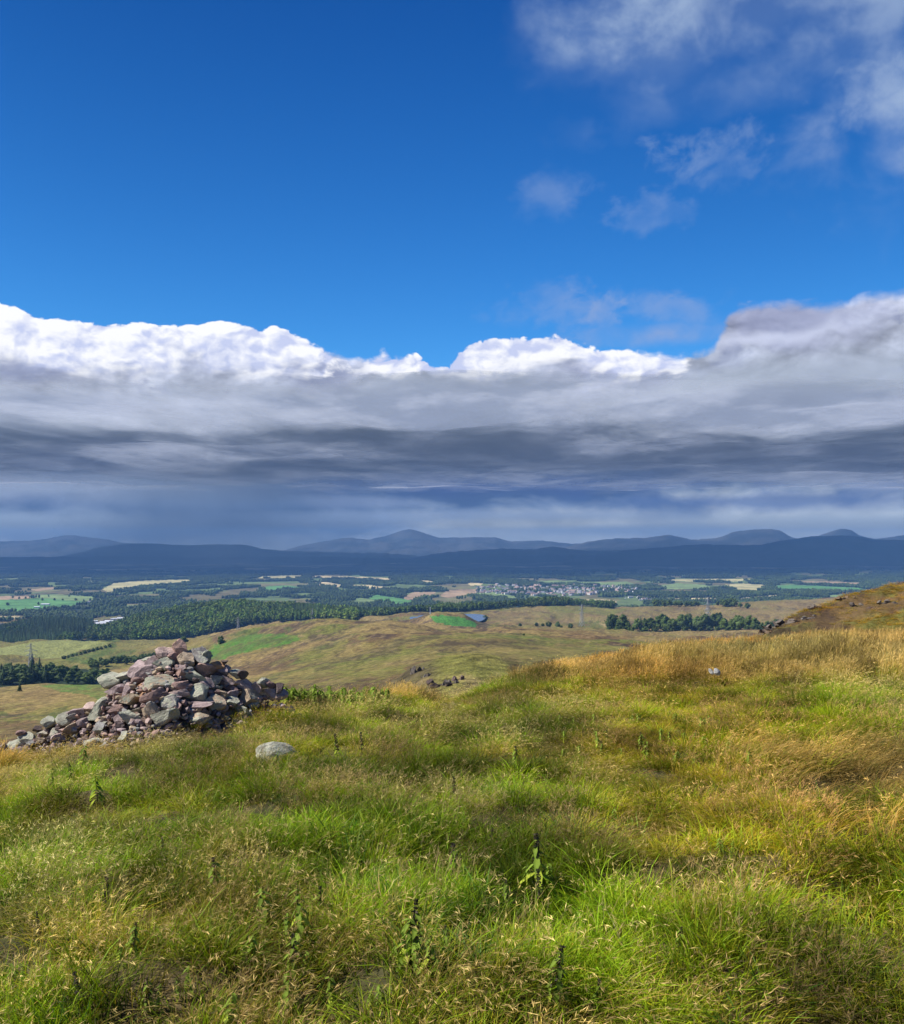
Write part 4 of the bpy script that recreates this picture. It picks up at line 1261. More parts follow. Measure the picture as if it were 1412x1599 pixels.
def tree_proto(kind, h, w, seed, leaves=420):
    rr = np.random.default_rng(seed)
    e = bpy.data.objects.new('broadleaf_tree' if kind == 'b' else 'conifer_tree' if kind == 'c' else 'bush', None)
    mb = MB()
    if kind == 'b':
        crown(mb, rr, h, w, np.zeros(3), 11, leaves, 0.75, np.array(BROAD) * 0.95, z_lo=0.16)
    elif kind == 'c':
        conifer(mb, rr, h, w, np.zeros(3), 18, 18, CONIF)
    else:
        crown(mb, rr, h, w, np.zeros(3), 7, leaves, 0.45, np.array(BROAD) * 0.8, z_lo=0.05)
    return e, mb.mesh('crown', M_TREE, False), trunk_mesh(rr, h * 0.9, w)


PROTOS = {'b': [tree_proto('b', 17, 12 + i, 40 + i) for i in range(5)], 'c': [tree_proto('c', 20, 9.5 + 0.8 * i, 60 + i) for i in range(4)],
          'u': [tree_proto('u', 5, 6 + 0.5 * i, 80 + i, 260) for i in range(3)]}
CATS = {'b': 'tree', 'c': 'tree', 'u': 'bush'}


def plant_tree(kind, px, py, y0, y1, hpx, label, group=None, wf=1.0, at=None):
    e, cm, tm = random.choice(PROTOS[kind])
    p = at if at is not None else drop(px, py, y0, y1)
    h0 = {'b': 17, 'c': 20, 'u': 5}[kind]
    s = hpx / F * p.y / h0
    t = link(bpy.data.objects.new(e.name.split('.')[0], None))
    t.empty_display_size = 0.5
    t.location = p - Vector((0, 0, 0.02 * h0 * s))
    t.rotation_euler = (0, 0, random.random() * 6.28)
    t.scale = (s * wf, s * wf, s)
    link(bpy.data.objects.new('crown', cm), t)
    link(bpy.data.objects.new('trunk', tm), t)
    tag(t, label, CATS[kind], group)
    return t


def hcls(h, a, b_, n=('low', 'middling', 'tall')):
    return n[0] if h < a else n[1] if h < b_ else n[2]


def third(k, a, b_, names):
    return names[min(len(names) - 1, max(0, int((k - a) / (b_ - a) * len(names))))]


# row of tall trees on the plateau
kx = 950
while kx < 1222:
    u = (kx - 950) / 270.0
    gap = 984 < kx < 992
    hp_ = random.choice((15, 19, 22, 25, 28, 30)) * (1.0 if kx < 1130 else 0.85 if kx < 1185 else 0.55)
    if not gap:
        plant_tree('b' if random.random() < 0.85 else 'c', kx, 985.5 - 2.5 * u + random.uniform(-1.5, 0.8), 1400, 2000, hp_, '%s dark tree in the plateau row, %s' % (hcls(hp_, 17, 24), third(kx, 950, 1222, ('at its dense left end', 'left of its middle', 'in the middle below the pylon', 'right of the pylon', 'just short of its right end', 'at its ragged right end by the mound'))), 'trees in the row on the plateau', random.uniform(0.75, 1.05))
    kx += random.uniform(3.5, 10)
for kx in range(952, 1210, 12):
    plant_tree('u', kx + random.uniform(-4, 4), 986.5 - 2.5 * (kx - 950) / 270.0, 1400, 2000, random.uniform(7, 10), 'low bush under the long tree row, %s' % third(kx, 950, 1212, ('at the left end', 'in the left half', 'by the pylon', 'in the right half', 'at the right end')), 'bushes under the plateau tree row')
for (kx, ky, hp_, nm) in ((812, 977.5, 5, 'smallest, leftmost bush of the scattered line on the open moor'), (838, 977.5, 6, 'dark bush touching its neighbour in the scattered line'), (848, 978, 5, 'low flat bush in the middle of the scattered line'),
                          (857, 978, 8, 'round dark bush, tallest of the scattered line'), (871, 978.5, 8.5, 'round bush just before the widest gap in the line'), (877, 980, 4, 'tiny bush at the foot of a round one'), (891, 980.5, 8, 'broad dark bush at the right end of the scattered line'),
                          (818, 998, 4, 'tiny dark shrub alone on the brown moor'), (758, 967, 7, 'dark bush at the right shore of the lake'), (345, 1005, 13, 'lone dark bushy tree on the green bracken slope')):
    plant_tree('u', kx, ky, 700 if kx == 818 or kx == 345 else 1350, 2400, hp_, nm, None, 0.95 if kx != 345 else 0.8)
plant_tree('b', 287, 1006, 1200, 2300, 14, 'slender tree showing just above the cairn top')
plant_tree('u', 279, 1006, 1200, 2300, 7, 'low bush just above the peak stone of the cairn')
# trees by the far edge of the plateau
for (a, b_, n, hp_) in ((1020, 1090, 13, 11), (1128, 1150, 6, 14)):
    for i in range(n):
        plant_tree('b', a + (b_ - a) * (i + random.random() * .6) / n, 947 + random.uniform(-1, .6), 2200, 3300, hp_ * random.uniform(.8, 1.1), 'dark tree in the clump at the far plateau edge', 'tree clumps at the far plateau edge')
for (kx, ky, hp_, nm) in ((1091, 947, 8, 'short tree just right of the long dark clump'), (1121, 945.5, 8, 'narrow tree left of the densest clump'), (1156, 948.5, 9, 'round tree standing between the clump and the outermost tree'), (1167, 950.5, 10, 'dark round tree at the right end of the plateau clumps')):
    plant_tree('b', kx, ky, 2000, 3000, hp_, nm)

# near wood at the left edge
for i in range(120):
    kx = -150 + 320 * random.random() if i < 90 else random.uniform(-10, 70)
    u = sst(90, 120, np.array([kx]))[0]
    ky = 1052 + random.random() * 18 + (0 if kx < 90 else 3)
    if kx > 100: ky = min(ky, 1068)
    con = kx < 95 and random.random() < 0.3
    plant_tree('c' if con else 'b', kx, ky, 720, 1150, random.uniform(20, 34) * (1.0 if con else 0.8) * (0.72 if kx > 100 else 1.0), ('%s in the wood below the left slope, %s' % ('pointed conifer' if con else 'rounded dark tree', third(kx, -150, 170, ('far off at the left', 'left of the photo edge', 'close to the photo edge', 'by the foot of the pylon', 'just right of the pylon', 'at its thin right end')))), 'trees of the wood below the left slope', 1.35 if con else 1.1)
plant_tree('c', 31, 1080, 420, 900, 17, 'single dark tree standing in front of the lower left wood')
plant_tree('c', 50, 1046, 800, 1200, 30, 'tallest pointed conifer beside the pylon in the left wood')
for i in range(34):
    kx = 140 + 104 * (i + random.random()) / 34
    plant_tree('b', kx, 1042 - 14 * (kx - 140) / 104 + random.uniform(-5, 3), 950, 1350, random.uniform(9, 14), 'small rounded tree in the belt left of the cairn top, %s' % third(kx, 140, 244, ('at the left end', 'left of the middle', 'in the middle', 'right of the middle', 'next to the cairn')), 'tree belt left of the cairn top')
for i in range(12):
    plant_tree('u', 100 + i * 6.5, 1029 - i * 1.7, 1250, 2200, random.uniform(4, 6), 'round bush of the hedge line climbing the green slope', 'bushes of the hedge line')
# trees dotted over the pastures
for (kx, ky, hp_) in ((12, 946, 6), (30, 936, 5), (40, 935, 4), (60, 945, 6), (66, 938, 5), (85, 938, 5), (98, 938, 4), (118, 938, 5), (131, 940, 5), (20, 934, 4), (108, 932, 4), (76, 932, 4)):
    plant_tree('b', kx, ky, 3300, 7500, hp_, 'round tree standing in the open green pastures', 'trees dotted over the pastures')

# ---------------------------------------------------------------- houses, sheds, factory
def plain_mat(name, c, rough=0.7, v=0.12):
    m_, b = new_mat(name)
    pos = b.new('ShaderNodeTexCoord').outputs['Object']
    n = b.noise(pos, 0.9, 4)
    return finish(m_, b, b.mix(n, tuple(x * (1 - v) for x in c), tuple(x * (1 + v) for x in c)), rough, 0.3)


M_HARL = [plain_mat('white_harling', (0.72, 0.70, 0.66)), plain_mat('cream_render', (0.60, 0.54, 0.44)), plain_mat('grey_stone_wall', (0.36, 0.33, 0.30)), plain_mat('pink_render', (0.56, 0.44, 0.38))]
M_ROOF = [plain_mat('slate_roof', (0.22, 0.21, 0.22)), plain_mat('brown_tile_roof', (0.30, 0.20, 0.16)), plain_mat('metal_roof', (0.62, 0.63, 0.65), 0.45)]
M_PANE = plain_mat('window_glass', (0.05, 0.06, 0.08), 0.2)


def house_mesh(L_, W_, H_, pitch, wm, rm, windows=True):
    v = []; f = []; mi = []
    def q(a, b_, c, d, m_):
        k = len(v); v.extend([a, b_, c, d]); f.append((k, k + 1, k + 2, k + 3)); mi.append(m_)
    l, w = L_ / 2, W_ / 2
    q((-l, -w, -3), (l, -w, -3), (l, -w, H_), (-l, -w, H_), 0); q((l, w, -3), (-l, w, -3), (-l, w, H_), (l, w, H_), 0)
    q((l, -w, -3), (l, w, -3), (l, w, H_), (l, -w, H_), 0); q((-l, w, -3), (-l, -w, -3), (-l, -w, H_), (-l, w, H_), 0)
    P = w * pitch
    q((l, -w, H_), (l, w, H_), (l, 0, H_ + P), (l, 0, H_ + P), 0); q((-l, w, H_), (-l, -w, H_), (-l, 0, H_ + P), (-l, 0, H_ + P), 0)
    e = 0.4
    q((-l - e, -w - e, H_ - e * pitch + .1), (l + e, -w - e, H_ - e * pitch + .1), (l + e, 0, H_ + P + .1), (-l - e, 0, H_ + P + .1), 1)
    q((l + e, w + e, H_ - e * pitch + .1), (-l - e, w + e, H_ - e * pitch + .1), (-l - e, 0, H_ + P + .1), (l + e, 0, H_ + P + .1), 1)
    if windows:
        nw = max(2, int(L_ / 4))
        for s, yy in ((1, -w - 0.03), (-1, w + 0.03)):
            for i in range(nw):
                x0 = (-l + (i + 0.5) * L_ / nw)
                for zz in ((0.9, 2.3), (3.6, 4.8)) if H_ > 4.5 else ((0.9, 2.2),):
                    a, b_ = x0 - 0.6 * s, x0 + 0.6 * s
                    q((a, yy, zz[0]), (b_, yy, zz[0]), (b_, yy, zz[1]), (a, yy, zz[1]), 2)
        c = l * 0.8
        for dx in (-0.45, 0.45):
            q((c - .5, dx, H_), (c + .5, dx, H_), (c + .5, dx, H_ + P + 1.3), (c - .5, dx, H_ + P + 1.3), 0)
        for dx in (-.5, .5):
            q((c + dx, -.45, H_), (c + dx, .45, H_), (c + dx, .45, H_ + P + 1.3), (c + dx, -.45, H_ + P + 1.3), 0)
    return mesh_np('house', np.array(v), np.array(f), None, False, None, [wm, rm, M_PANE], mi)


HM = [house_mesh(11 + (i % 4) * 2.5, 8 + (i % 3), 5.2 if i % 3 else 3.0, 0.8, M_HARL[i % 4 if i % 5 else 0], M_ROOF[i % 2]) for i in range(12)]


def put_house(me, p, rz, name, label, cat, group=None, s=1.0):
    o = link(bpy.data.objects.new(name, me))
    o.location = p; o.rotation_euler = (0, 0, rz); o.scale = (s, s, s)
    return tag(o, label, cat, group)


cnt = 0
while cnt < 285:
    kx, ky = random.uniform(742, 1012), random.uniform(912, 932)
    if not inpoly(np.array([kx]), np.array([ky]), TOWN_POLYS[0])[0]: continue
    if kx > 930 and random.random() < 0.5: continue
    p = drop(kx, ky, 3600, 8800, 300)
    st = math.floor(math.sin(p.x / 210.0 + p.y / 330.0) * 3) / 3.0
    put_house(random.choice(HM), p, st * 1.4 + random.choice((0, math.pi / 2)) + random.uniform(-.1, .1), 'house', 'small pale house of the distant town, %s' % third(kx, 742, 1012, ('at its upper left end by the tan field', 'in its dense left part', 'left of its middle', 'in its middle', 'right of its middle', 'among trees at its thin right end')), 'house', 'houses of the distant town', random.uniform(1.0, 1.6))
    cnt += 1
for i in range(14):
    p = drop(random.uniform(-120, 16), random.uniform(966, 984), 3000, 5500, 300)
    put_house(random.choice(HM), p, random.random() * 3, 'house', 'pale house of the village at the left edge of the valley', 'house', 'village houses at the left edge', 1.2)
HB = house_mesh(26, 11, 6.5, 0.7, M_HARL[0], M_ROOF[0])
put_house(HB, drop(985, 934, 3000, 6000), 0.2, 'house', 'large white house alone before the town, largest white spot', 'house')
put_house(HM[0], drop(977, 934.5, 3000, 6000), 1.2, 'house', 'lower white wing just left of the large white house', 'house', None, 1.2)
put_house(HM[5], drop(997, 934, 3000, 6000), 0.9, 'house', 'white gabled house right of the large white house', 'house', None, 1.3)
for i in range(7):
    put_house(HM[(i * 5) % 12], drop(1000 + i * 4.5, 937.5 - 0.5 * (i % 3), 3000, 6000), 0.3 * i, 'house', 'pale house in the cluster right of the large white house', 'house', 'cluster right of the large white house', 1.25)
for (kx, ky, l) in ((97, 964.5, 'white cottage between the left woods, left of a pair'), (103, 964, 'white cottage between the left woods, right of a pair'), (140, 941, 'small white house at the right tip of the green pasture'), (136, 950, 'pale house among trees below the green pasture'),
                    (298, 927, 'pale stone mansion half hidden in the left valley woods'), (308, 926, 'pale gabled wing beside the stone mansion'), (405, 922, 'white farmhouse by the small green clearing'), (492, 938, 'small white cottage in the central woods'), (284, 941, 'white roofed cottage on the wooded ridge')):
    put_house(HM[0] if 'white' in l else HM[2], drop(kx, ky, 2700, 7000), random.random() * 0.6, 'house', l, 'house', None, 1.5)
SH = [house_mesh(52, 24, 7, 0.28, M_HARL[0], M_ROOF[2], False), house_mesh(34, 18, 8, 0.3, M_HARL[0], M_ROOF[2], False), house_mesh(20, 14, 12, 0.2, M_HARL[0], M_ROOF[2], False)]
for (kx, ky, k, rz, l) in ((155, 976, 0, .15, 'long low white factory hall nearest the dark wood'), (163, 974, 1, .3, 'white factory hall behind the long low one'), (171, 972.5, 1, .1, 'white factory block in the middle of the works'), (177, 970.5, 2, .2, 'tall white factory block with flat roof'),
                           (184, 969, 1, .4, 'pale factory shed at the upper end of the works'), (190, 968, 1, .0, 'farthest small white shed of the works'), (149, 974, 2, .2, 'small white block at the lower end of the works'),
                           (71, 945, 0, .05, 'wide white farm shed in the green pasture'), (58, 949.5, 1, .05, 'low white farm building in front of the wide shed'), (108, 974, 1, 0.2, 'long pale farm roof at the edge of the dark wood')):
    if k == 1 and kx == 108:
        continue
    put_house(SH[k], drop(kx, ky, 2700, 6500), rz, 'factory_building' if kx > 140 else 'farm_shed', l, 'building', 'factory buildings beyond the wood' if kx > 140 else None, 0.75 if kx < 140 else 0.9)
SH2 = house_mesh(36, 12, 3.5, 0.4, M_HARL[2], M_ROOF[2], False)
put_house(SH2, drop(102, 998, 1700, 2400), 0.05, 'farm_shed', 'low pale farm shed at the top of the hayfield by the wood', 'building')

# ---------------------------------------------------------------- pylons
m_, b = new_mat('galvanised_steel')
M_STEEL = finish(m_, b, (0.30, 0.31, 0.33), 0.5, 0.5)


def bars(segs, rad):
    mb = MB()
    for a, b_ in segs:
        tube(mb, [a, b_], [rad, rad], (0.3, 0.3, 0.3), 4)
    return mb


def pylon_meshes():
    H = 40.0
    def hw(z): return 3.6 * (1 - z / H) ** 1.15 + 0.45
    lv = [0, 8, 15, 21, 26, 30, 34, 37, 40]
    seg = []
    for k in range(len(lv) - 1):
        a, b_ = lv[k], lv[k + 1]; wa, wb = hw(a), hw(b_)
        ca = [(-wa, -wa, a), (wa, -wa, a), (wa, wa, a), (-wa, wa, a)]; cb = [(-wb, -wb, b_), (wb, -wb, b_), (wb, wb, b_), (-wb, wb, b_)]
        for i in range(4):
            j = (i + 1) % 4
            seg += [(ca[i], cb[i]), (ca[i], cb[j]), (ca[j], cb[i]), (cb[i], cb[j])]
    tower = bars(seg, 0.16).mesh('tower', M_STEEL, False)
    arms = []
    for z, w in ((24, 6.0), (30, 7.5), (36, 5.5)):
        s = []
        for sx in (-1, 1):
            for yy in (-hw(z), hw(z)):
                s += [((sx * hw(z), yy, z), (sx * w, 0, z + 0.4)), ((sx * hw(z), yy, z + 2.4), (sx * w, 0, z + 0.4))]
            s += [((sx * w, 0, z + 0.4), (sx * w, 0, z - 2.2))]
        arms.append(bars(s, 0.16).mesh('cross_arm', M_STEEL, False))
    return tower, arms


PT, PA = pylon_meshes()
pyl = []
for (kx, ky, ya, yb, hpx, l) in ((48, 1052, 900, 1300, 47, 'steel lattice pylon rising out of the lower left wood'), (372, 985, 1300, 2600, 22, 'steel pylon at the wood edge above the cairn'), (488, 968, 1500, 3000, 18, 'steel pylon in the wood right of the bracken slope'),
                         (909, 978, 1400, 2400, 34, 'steel pylon standing on the open tan plateau'), (1106, 983, 1400, 2200, 50, 'tall steel pylon rising behind the long tree row')):
    p = drop(kx, ky, ya, yb)
    s = hpx / F * p.y / 40.0
    e = link(bpy.data.objects.new('pylon', None))
    e.location = p; e.scale = (s, s, s); e.rotation_euler = (0, 0, 0.5)
    link(bpy.data.objects.new('tower', PT), e)
    for a in PA: link(bpy.data.objects.new('cross_arm', a), e)
    tag(e, l, 'pylon', 'pylons across the moor')
    pyl.append((p, s))
mb = MB()
tube(mb, [(0, 0, -1), (0, 0, 20)], [0.9, 0.6], (0.7, 0.7, 0.7), 8)
tube(mb, [(0, 0, 20), (0, 0, 21)], [1.1, 0.9], (0.7, 0.7, 0.7), 8)
o = link(bpy.data.objects.new('mast', mb.mesh('mast', M_HARL[0])))
o.location = drop(672, 962, 2000, 3000); tag(o, 'thin white mast by the sliver of water', 'mast')

# ---------------------------------------------------------------- the cairn
m_, b = new_mat('lichen_stone')
oi = b.new('ShaderNodeObjectInfo')
tc = b.new('ShaderNodeTexCoord').outputs['Object']
offs = b.new('ShaderNodeVectorMath', operation='ADD')
b.put(offs.inputs[0], tc)
ov = b.new('ShaderNodeVectorMath', operation='SCALE')
b.put(ov.inputs[0], b.vec(37.0, 17.0, 71.0)); b.put(ov.inputs['Scale'], oi.outputs['Random'])
b.put(offs.inputs[1], ov.outputs[0])
p = offs.outputs[0]
nl = b.noise(p, 2.1, 6, 0.62)
nf = b.noise(p, 11.0, 5, 0.65)
ng = b.noise(p, 34.0, 3, 0.6)
base = b.mix(b.sstep(0.35, 0.65, b.noise(p, 3.2, 5, 0.6)), b.mix(0.45, oi.outputs['Color'], (0.10, 0.065, 0.055)), oi.outputs['Color'])
base = b.mix(b.sstep(0.56, 0.62, nf, 0.0, 0.55), base, b.mix(0.5, oi.outputs['Color'], (0.06, 0.05, 0.045)))
lich = b.sstep(b.sub(0.70, b.mul(oi.outputs['Alpha'], 0.27)), b.sub(0.76, b.mul(oi.outputs['Alpha'], 0.27)), b.add(b.mul(nl, 0.72), b.mul(nf, 0.28)))
lcol = b.mix(b.sstep(0.35, 0.65, b.noise(p, 6.0, 3)), (0.34, 0.36, 0.27), (0.46, 0.44, 0.33))
lcol = b.mix(b.sstep(0.60, 0.68, b.noise(p, 17.0, 4, 0.7), 0.0, 0.8), lcol, (0.10, 0.10, 0.09))
base = b.mix(b.mul(lich, 0.92), base, lcol)
base = b.mix(b.mul(b.sstep(0.72, 0.76, b.noise(p, 5.0, 4)), 0.7), base, (0.28, 0.22, 0.05))
bh = b.add(b.add(b.mul(nl, 1.2), b.mul(nf, 0.8)), b.mul(ng, 0.35))
M_STONE = finish(m_, b, base, 0.88, 0.18, bh, 0.75, 0.035)


def stone_mesh(seed, planes=9, flat=1.0, pit=0.05, sub=ICO3, cut=0.62):
    rr = np.random.default_rng(seed)
    v = sub[0].copy()
    nrm = unit(planes, rr)
    for nn in nrm:
        d = cut + 0.25 * rr.random()
        t = v @ nn - d
        v = v - np.where(t > 0, t, 0)[:, None] * nn * flat
    w = v / np.linalg.norm(v, axis=1)[:, None]
    q = fbm(w[:, 0] * 2.2 + seed, w[:, 1] * 2.2 + w[:, 2] * 1.7, 4, seed) - 0.5
    q2 = fbm(w[:, 0] * 6 + w[:, 2] * 4, w[:, 1] * 6 + seed - w[:, 2] * 3, 3, seed + 9) - 0.5
    v = v * (1 + 0.16 * q + pit * 1.6 * q2)[:, None]
    v = v - (v.max(0) + v.min(0)) / 2
    v = v / (v.max(0) - v.min(0))          # unit box
    me = mesh_np('stone', v, sub[1], M_STONE, False)
    return me


STONES = [stone_mesh(100 + i, 8 + i % 5, 1.0, 0.05 if i % 3 else 0.11, cut=0.30 + 0.05 * (i % 4)) for i in range(18)]
SMALL = [stone_mesh(200 + i, 9, 1.0, 0.05, ICO2) for i in range(10)]
COLS = {'red': (0.36, 0.235, 0.185), 'org': (0.45, 0.26, 0.14), 'pink': (0.40, 0.30, 0.26), 'mauve': (0.31, 0.24, 0.23), 'mar': (0.27, 0.18, 0.155), 'tan': (0.40, 0.31, 0.21),
        'pale': (0.42, 0.38, 0.30), 'grn': (0.34, 0.34, 0.26), 'dark': (0.11, 0.085, 0.08), 'gry': (0.27, 0.26, 0.24)}
CY = 10.4
CREST = [(-140, 1262), (-60, 1220), (-10, 1184), (20, 1166), (60, 1138), (95, 1118), (125, 1106), (150, 1098), (163, 1082), (180, 1060), (205, 1042), (235, 1022), (252, 1012), (275, 1010), (305, 1014), (322, 1028), (350, 1046), (385, 1064),
         (405, 1076), (430, 1082), (450, 1092), (475, 1110), (520, 1140)]
CX_ = [(p_[0] - 706) / F * CY for p_ in CREST]; CZ_ = [(HOR - p_[1]) / F * CY for p_ in CREST]


def mound(x, y):
    x = np.asarray(x, float); y = np.asarray(y, float)
    return np.interp(x, CX_, CZ_) - 0.06 - np.abs(y - CY) * np.where(y < CY, 0.92, 1.1)


def surf_hit(px, py):
    """where the sight line through (px, py) meets the heap or the ground"""
    ys = np.linspace(8.0, 11.6, 500)
    xs = (px - 706) / F * ys; z = (HOR - py) / F * ys
    s = np.maximum(mound(xs, ys), height(xs, ys)) - z
    k = np.nonzero(s >= 0)[0]
    i = k[0] if len(k) else int(np.argmax(s))
    return np.array([xs[i], ys[i], z[i]])


cairn = link(bpy.data.objects.new('cairn', None))
gx0, gy0 = (275 - 706) / F * CY, CY
cairn.location = (gx0, gy0, hz(gx0, gy0))
tag(cairn, 'rough cairn of reddish and lichen grey stones heaped on the hill edge', 'cairn')
CI = Matrix.Translation(-Vector(cairn.location))
nst = [0]


def stone(loc, dims, rot, col, lich, small=False, lab=None, tgt=None, name='stone'):
    me = (SMALL if small else STONES)[random.randrange(10 if small else 18)]
    o = link(bpy.data.objects.new(name, me), tgt if tgt is not None else (cairn if name == 'stone' else None))
    o.location = (Vector(loc) - Vector(cairn.location)) if name == 'stone' else Vector(loc)
    o.scale = dims
    o.rotation_euler = rot
    j = random.uniform(1.05, 1.55)
    c = COLS[col]
    o.color = (c[0] * j, c[1] * j, c[2] * j, lich)
    if lab: o['label'] = lab
    nst[0] += 1
    return o


# stones one can pick out: (x, y, w, h on an enlargement, colour, lichen 0-1, tilt, label)
BIG = [(635, 92, 80, 100, 'red', .05, .0, 'pointed reddish stone on the very top'), (560, 142, 105, 82, 'pink', .25, .1, None), (612, 178, 90, 90, 'mar', .1, -.2, None), (682, 180, 95, 118, 'tan', .3, .1, None), (655, 135, 90, 50, 'dark', .1, 0, None),
       (775, 168, 160, 118, 'gry', .75, -.3, None), (828, 168, 55, 90, 'grn', .9, .1, None), (435, 196, 110, 60, 'pale', .85, -.2, None), (525, 216, 125, 92, 'grn', 1., .25, None),
       (372, 262, 165, 150, 'mauve', .12, .6, 'broad mauve slab tilted on its edge'), (450, 235, 90, 145, 'mauve', .35, .1, None), (150, 330, 150, 105, 'grn', 1., .15, 'broad pale lichen covered stone at the left shoulder'), (262, 318, 135, 92, 'gry', .9, .25, None),
       (490, 356, 215, 108, 'tan', .95, .15, 'long rounded yellowish stone in the middle'), (342, 332, 72, 50, 'mar', .2, .1, None), (190, 398, 150, 90, 'mauve', .15, -.1, None), (275, 395, 90, 90, 'mauve', .2, .3, None), (300, 478, 145, 105, 'tan', .7, .2, None),
       (455, 450, 165, 92, 'mar', .2, .25, None), (388, 448, 52, 60, 'org', .0, .1, 'small bright orange stone'), (364, 370, 44, 32, 'org', .0, 0, None), (645, 376, 105, 80, 'mar', .25, -.1, None), (632, 425, 125, 50, 'pink', .2, .1, None), (622, 330, 42, 30, 'gry', .6, 0, None),
       (757, 430, 150, 132, 'grn', .95, .05, 'rounded grey green boulder'), (575, 500, 115, 115, 'gry', .95, .2, None), (742, 300, 150, 82, 'grn', .95, -.15, None), (655, 292, 62, 80, 'red', .1, .2, None), (822, 252, 105, 100, 'red', .35, -.5, None),
       (905, 222, 80, 52, 'org', .15, -.1, None), (950, 258, 85, 72, 'mauve', .3, -.2, None), (1040, 285, 95, 60, 'grn', .9, -.3, None), (1085, 290, 60, 60, 'dark', .2, -.4, None), (815, 358, 105, 85, 'mauve', .2, -.3, None), (900, 340, 75, 72, 'gry', .75, .1, None),
       (910, 385, 60, 30, 'grn', .9, 0, None), (1098, 368, 105, 86, 'pink', .45, -.3, None), (992, 346, 115, 66, 'pink', .25, -.3, None), (922, 430, 110, 58, 'tan', .4, -.05, None), (1016, 430, 72, 52, 'mauve', .55, 0, None), (990, 385, 110, 36, 'mar', .2, -.2, None),
       (760, 522, 235, 102, 'mauve', .4, .12, 'long brown pink slab low in the middle'), (890, 492, 118, 108, 'tan', .75, 0, None), (1000, 490, 92, 80, 'grn', .9, .05, None), (1150, 455, 140, 110, 'tan', .7, -.1, None), (1080, 540, 105, 60, 'grn', .8, -.1, None),
       (1188, 385, 62, 72, 'pink', .2, .1, None), (1238, 355, 80, 70, 'grn', .85, -.2, None), (1290, 362, 56, 56, 'mar', .3, .1, None), (1345, 385, 62, 66, 'dark', .3, .2, None), (1320, 430, 145, 78, 'pink', .35, -.15, None), (1252, 425, 80, 50, 'tan', .5, 0, None),
       (745, 610, 195, 86, 'tan', .8, .02, None), (548, 600, 175, 100, 'grn', .8, .45, None), (430, 560, 82, 120, 'tan', .6, .5, None), (300, 600, 150, 92, 'grn', 1., -.1, None), (338, 541, 92, 32, 'pale', .6, 0, None),
       (62, 548, 170, 145, 'grn', .95, .25, 'big crusty lichen boulder at the left foot'), (205, 545, 120, 90, 'mar', .15, .2, None), (225, 605, 80, 80, 'mauve', .2, .1, None), (200, 440, 60, 40, 'red', .1, 0, None), (835, 425, 50, 40, 'red', .1, 0, None),
       (815, 570, 60, 30, 'org', .1, 0, None), (1060, 490, 46, 50, 'mar', .2, 0, None), (960, 160 + 45, 40, 30, 'dark', .2, 0, None), (715, 255, 45, 40, 'gry', .3, 0, None), (485, 158, 34, 22, 'mar', .1, 0, None), (640, 245, 90, 50, 'mauve', .3, .1, None)]
for (X, Y, w, h, c, l, tl, lab) in BIG:
    q = surf_hit(140 + X / 4.555, 990 + Y / 4.555)
    k = q[1] / F / 4.555
    W_, H_ = w * k * 1.30, h * k * 1.18
    D_ = min(W_, H_) * random.uniform(0.9, 1.25)
    stone(q + np.array([0, D_ * 0.12, 0]), (W_, D_, H_), (random.uniform(-.3, .1), -tl, random.uniform(-.35, .35)), c, l, False, lab)
# the low tail running down to the left
for (X, Y, w, h, c, l, tl) in [(222, 493, 62, 50, 'grn', .8, .3), (172, 525, 50, 26, 'dark', .1, 0), (125, 563, 82, 42, 'grn', .9, .15), (70, 600, 96, 42, 'grn', .9, .2), (12, 620, 32, 52, 'mauve', .1, .1), (90, 630, 125, 46, 'mauve', .25, .1),
                               (195, 545, 62, 28, 'pale', .7, 0), (252, 540, 72, 36, 'pale', .7, .2), (292, 502, 62, 40, 'mauve', .3, .2), (330, 480, 62, 42, 'gry', .7, .2), (352, 458, 110, 46, 'mauve', .3, .3), (326, 532, 66, 50, 'tan', .5, .4), (380, 500, 60, 50, 'mauve', .3, .1),
                               (430, 590, 82, 40, 'grn', .6, .3), (570, 570, 66, 56, 'grn', .9, .5), (465, 520, 60, 70, 'gry', .6, .3), (405, 430, 70, 46, 'pink', .3, .3), (30, 655, 90, 26, 'mauve', .3, 0), (-40, 640, 90, 50, 'grn', .8, .1), (-90, 665, 70, 50, 'mauve', .4, .2),
                               (100, 545, 44, 26, 'mar', .1, 0), (150, 590, 60, 30, 'gry', .6, 0), (225, 520, 50, 24, 'dark', .1, 0), (270, 565, 66, 34, 'pink', .3, .1), (200, 580, 60, 30, 'tan', .5, .1)]:
    q = surf_hit(X / 2.942, 960 + Y / 2.942)
    k = q[1] / F / 2.942
    W_, H_ = w * k * 1.1, h * k * 1.15
    D_ = min(W_, H_ * 1.4) * random.uniform(0.9, 1.3)
    stone(q + np.array([0, D_ * 0.1, 0]), (W_, D_, H_), (random.uniform(-.3, .1), -tl, random.uniform(-.35, .35)), c, l)
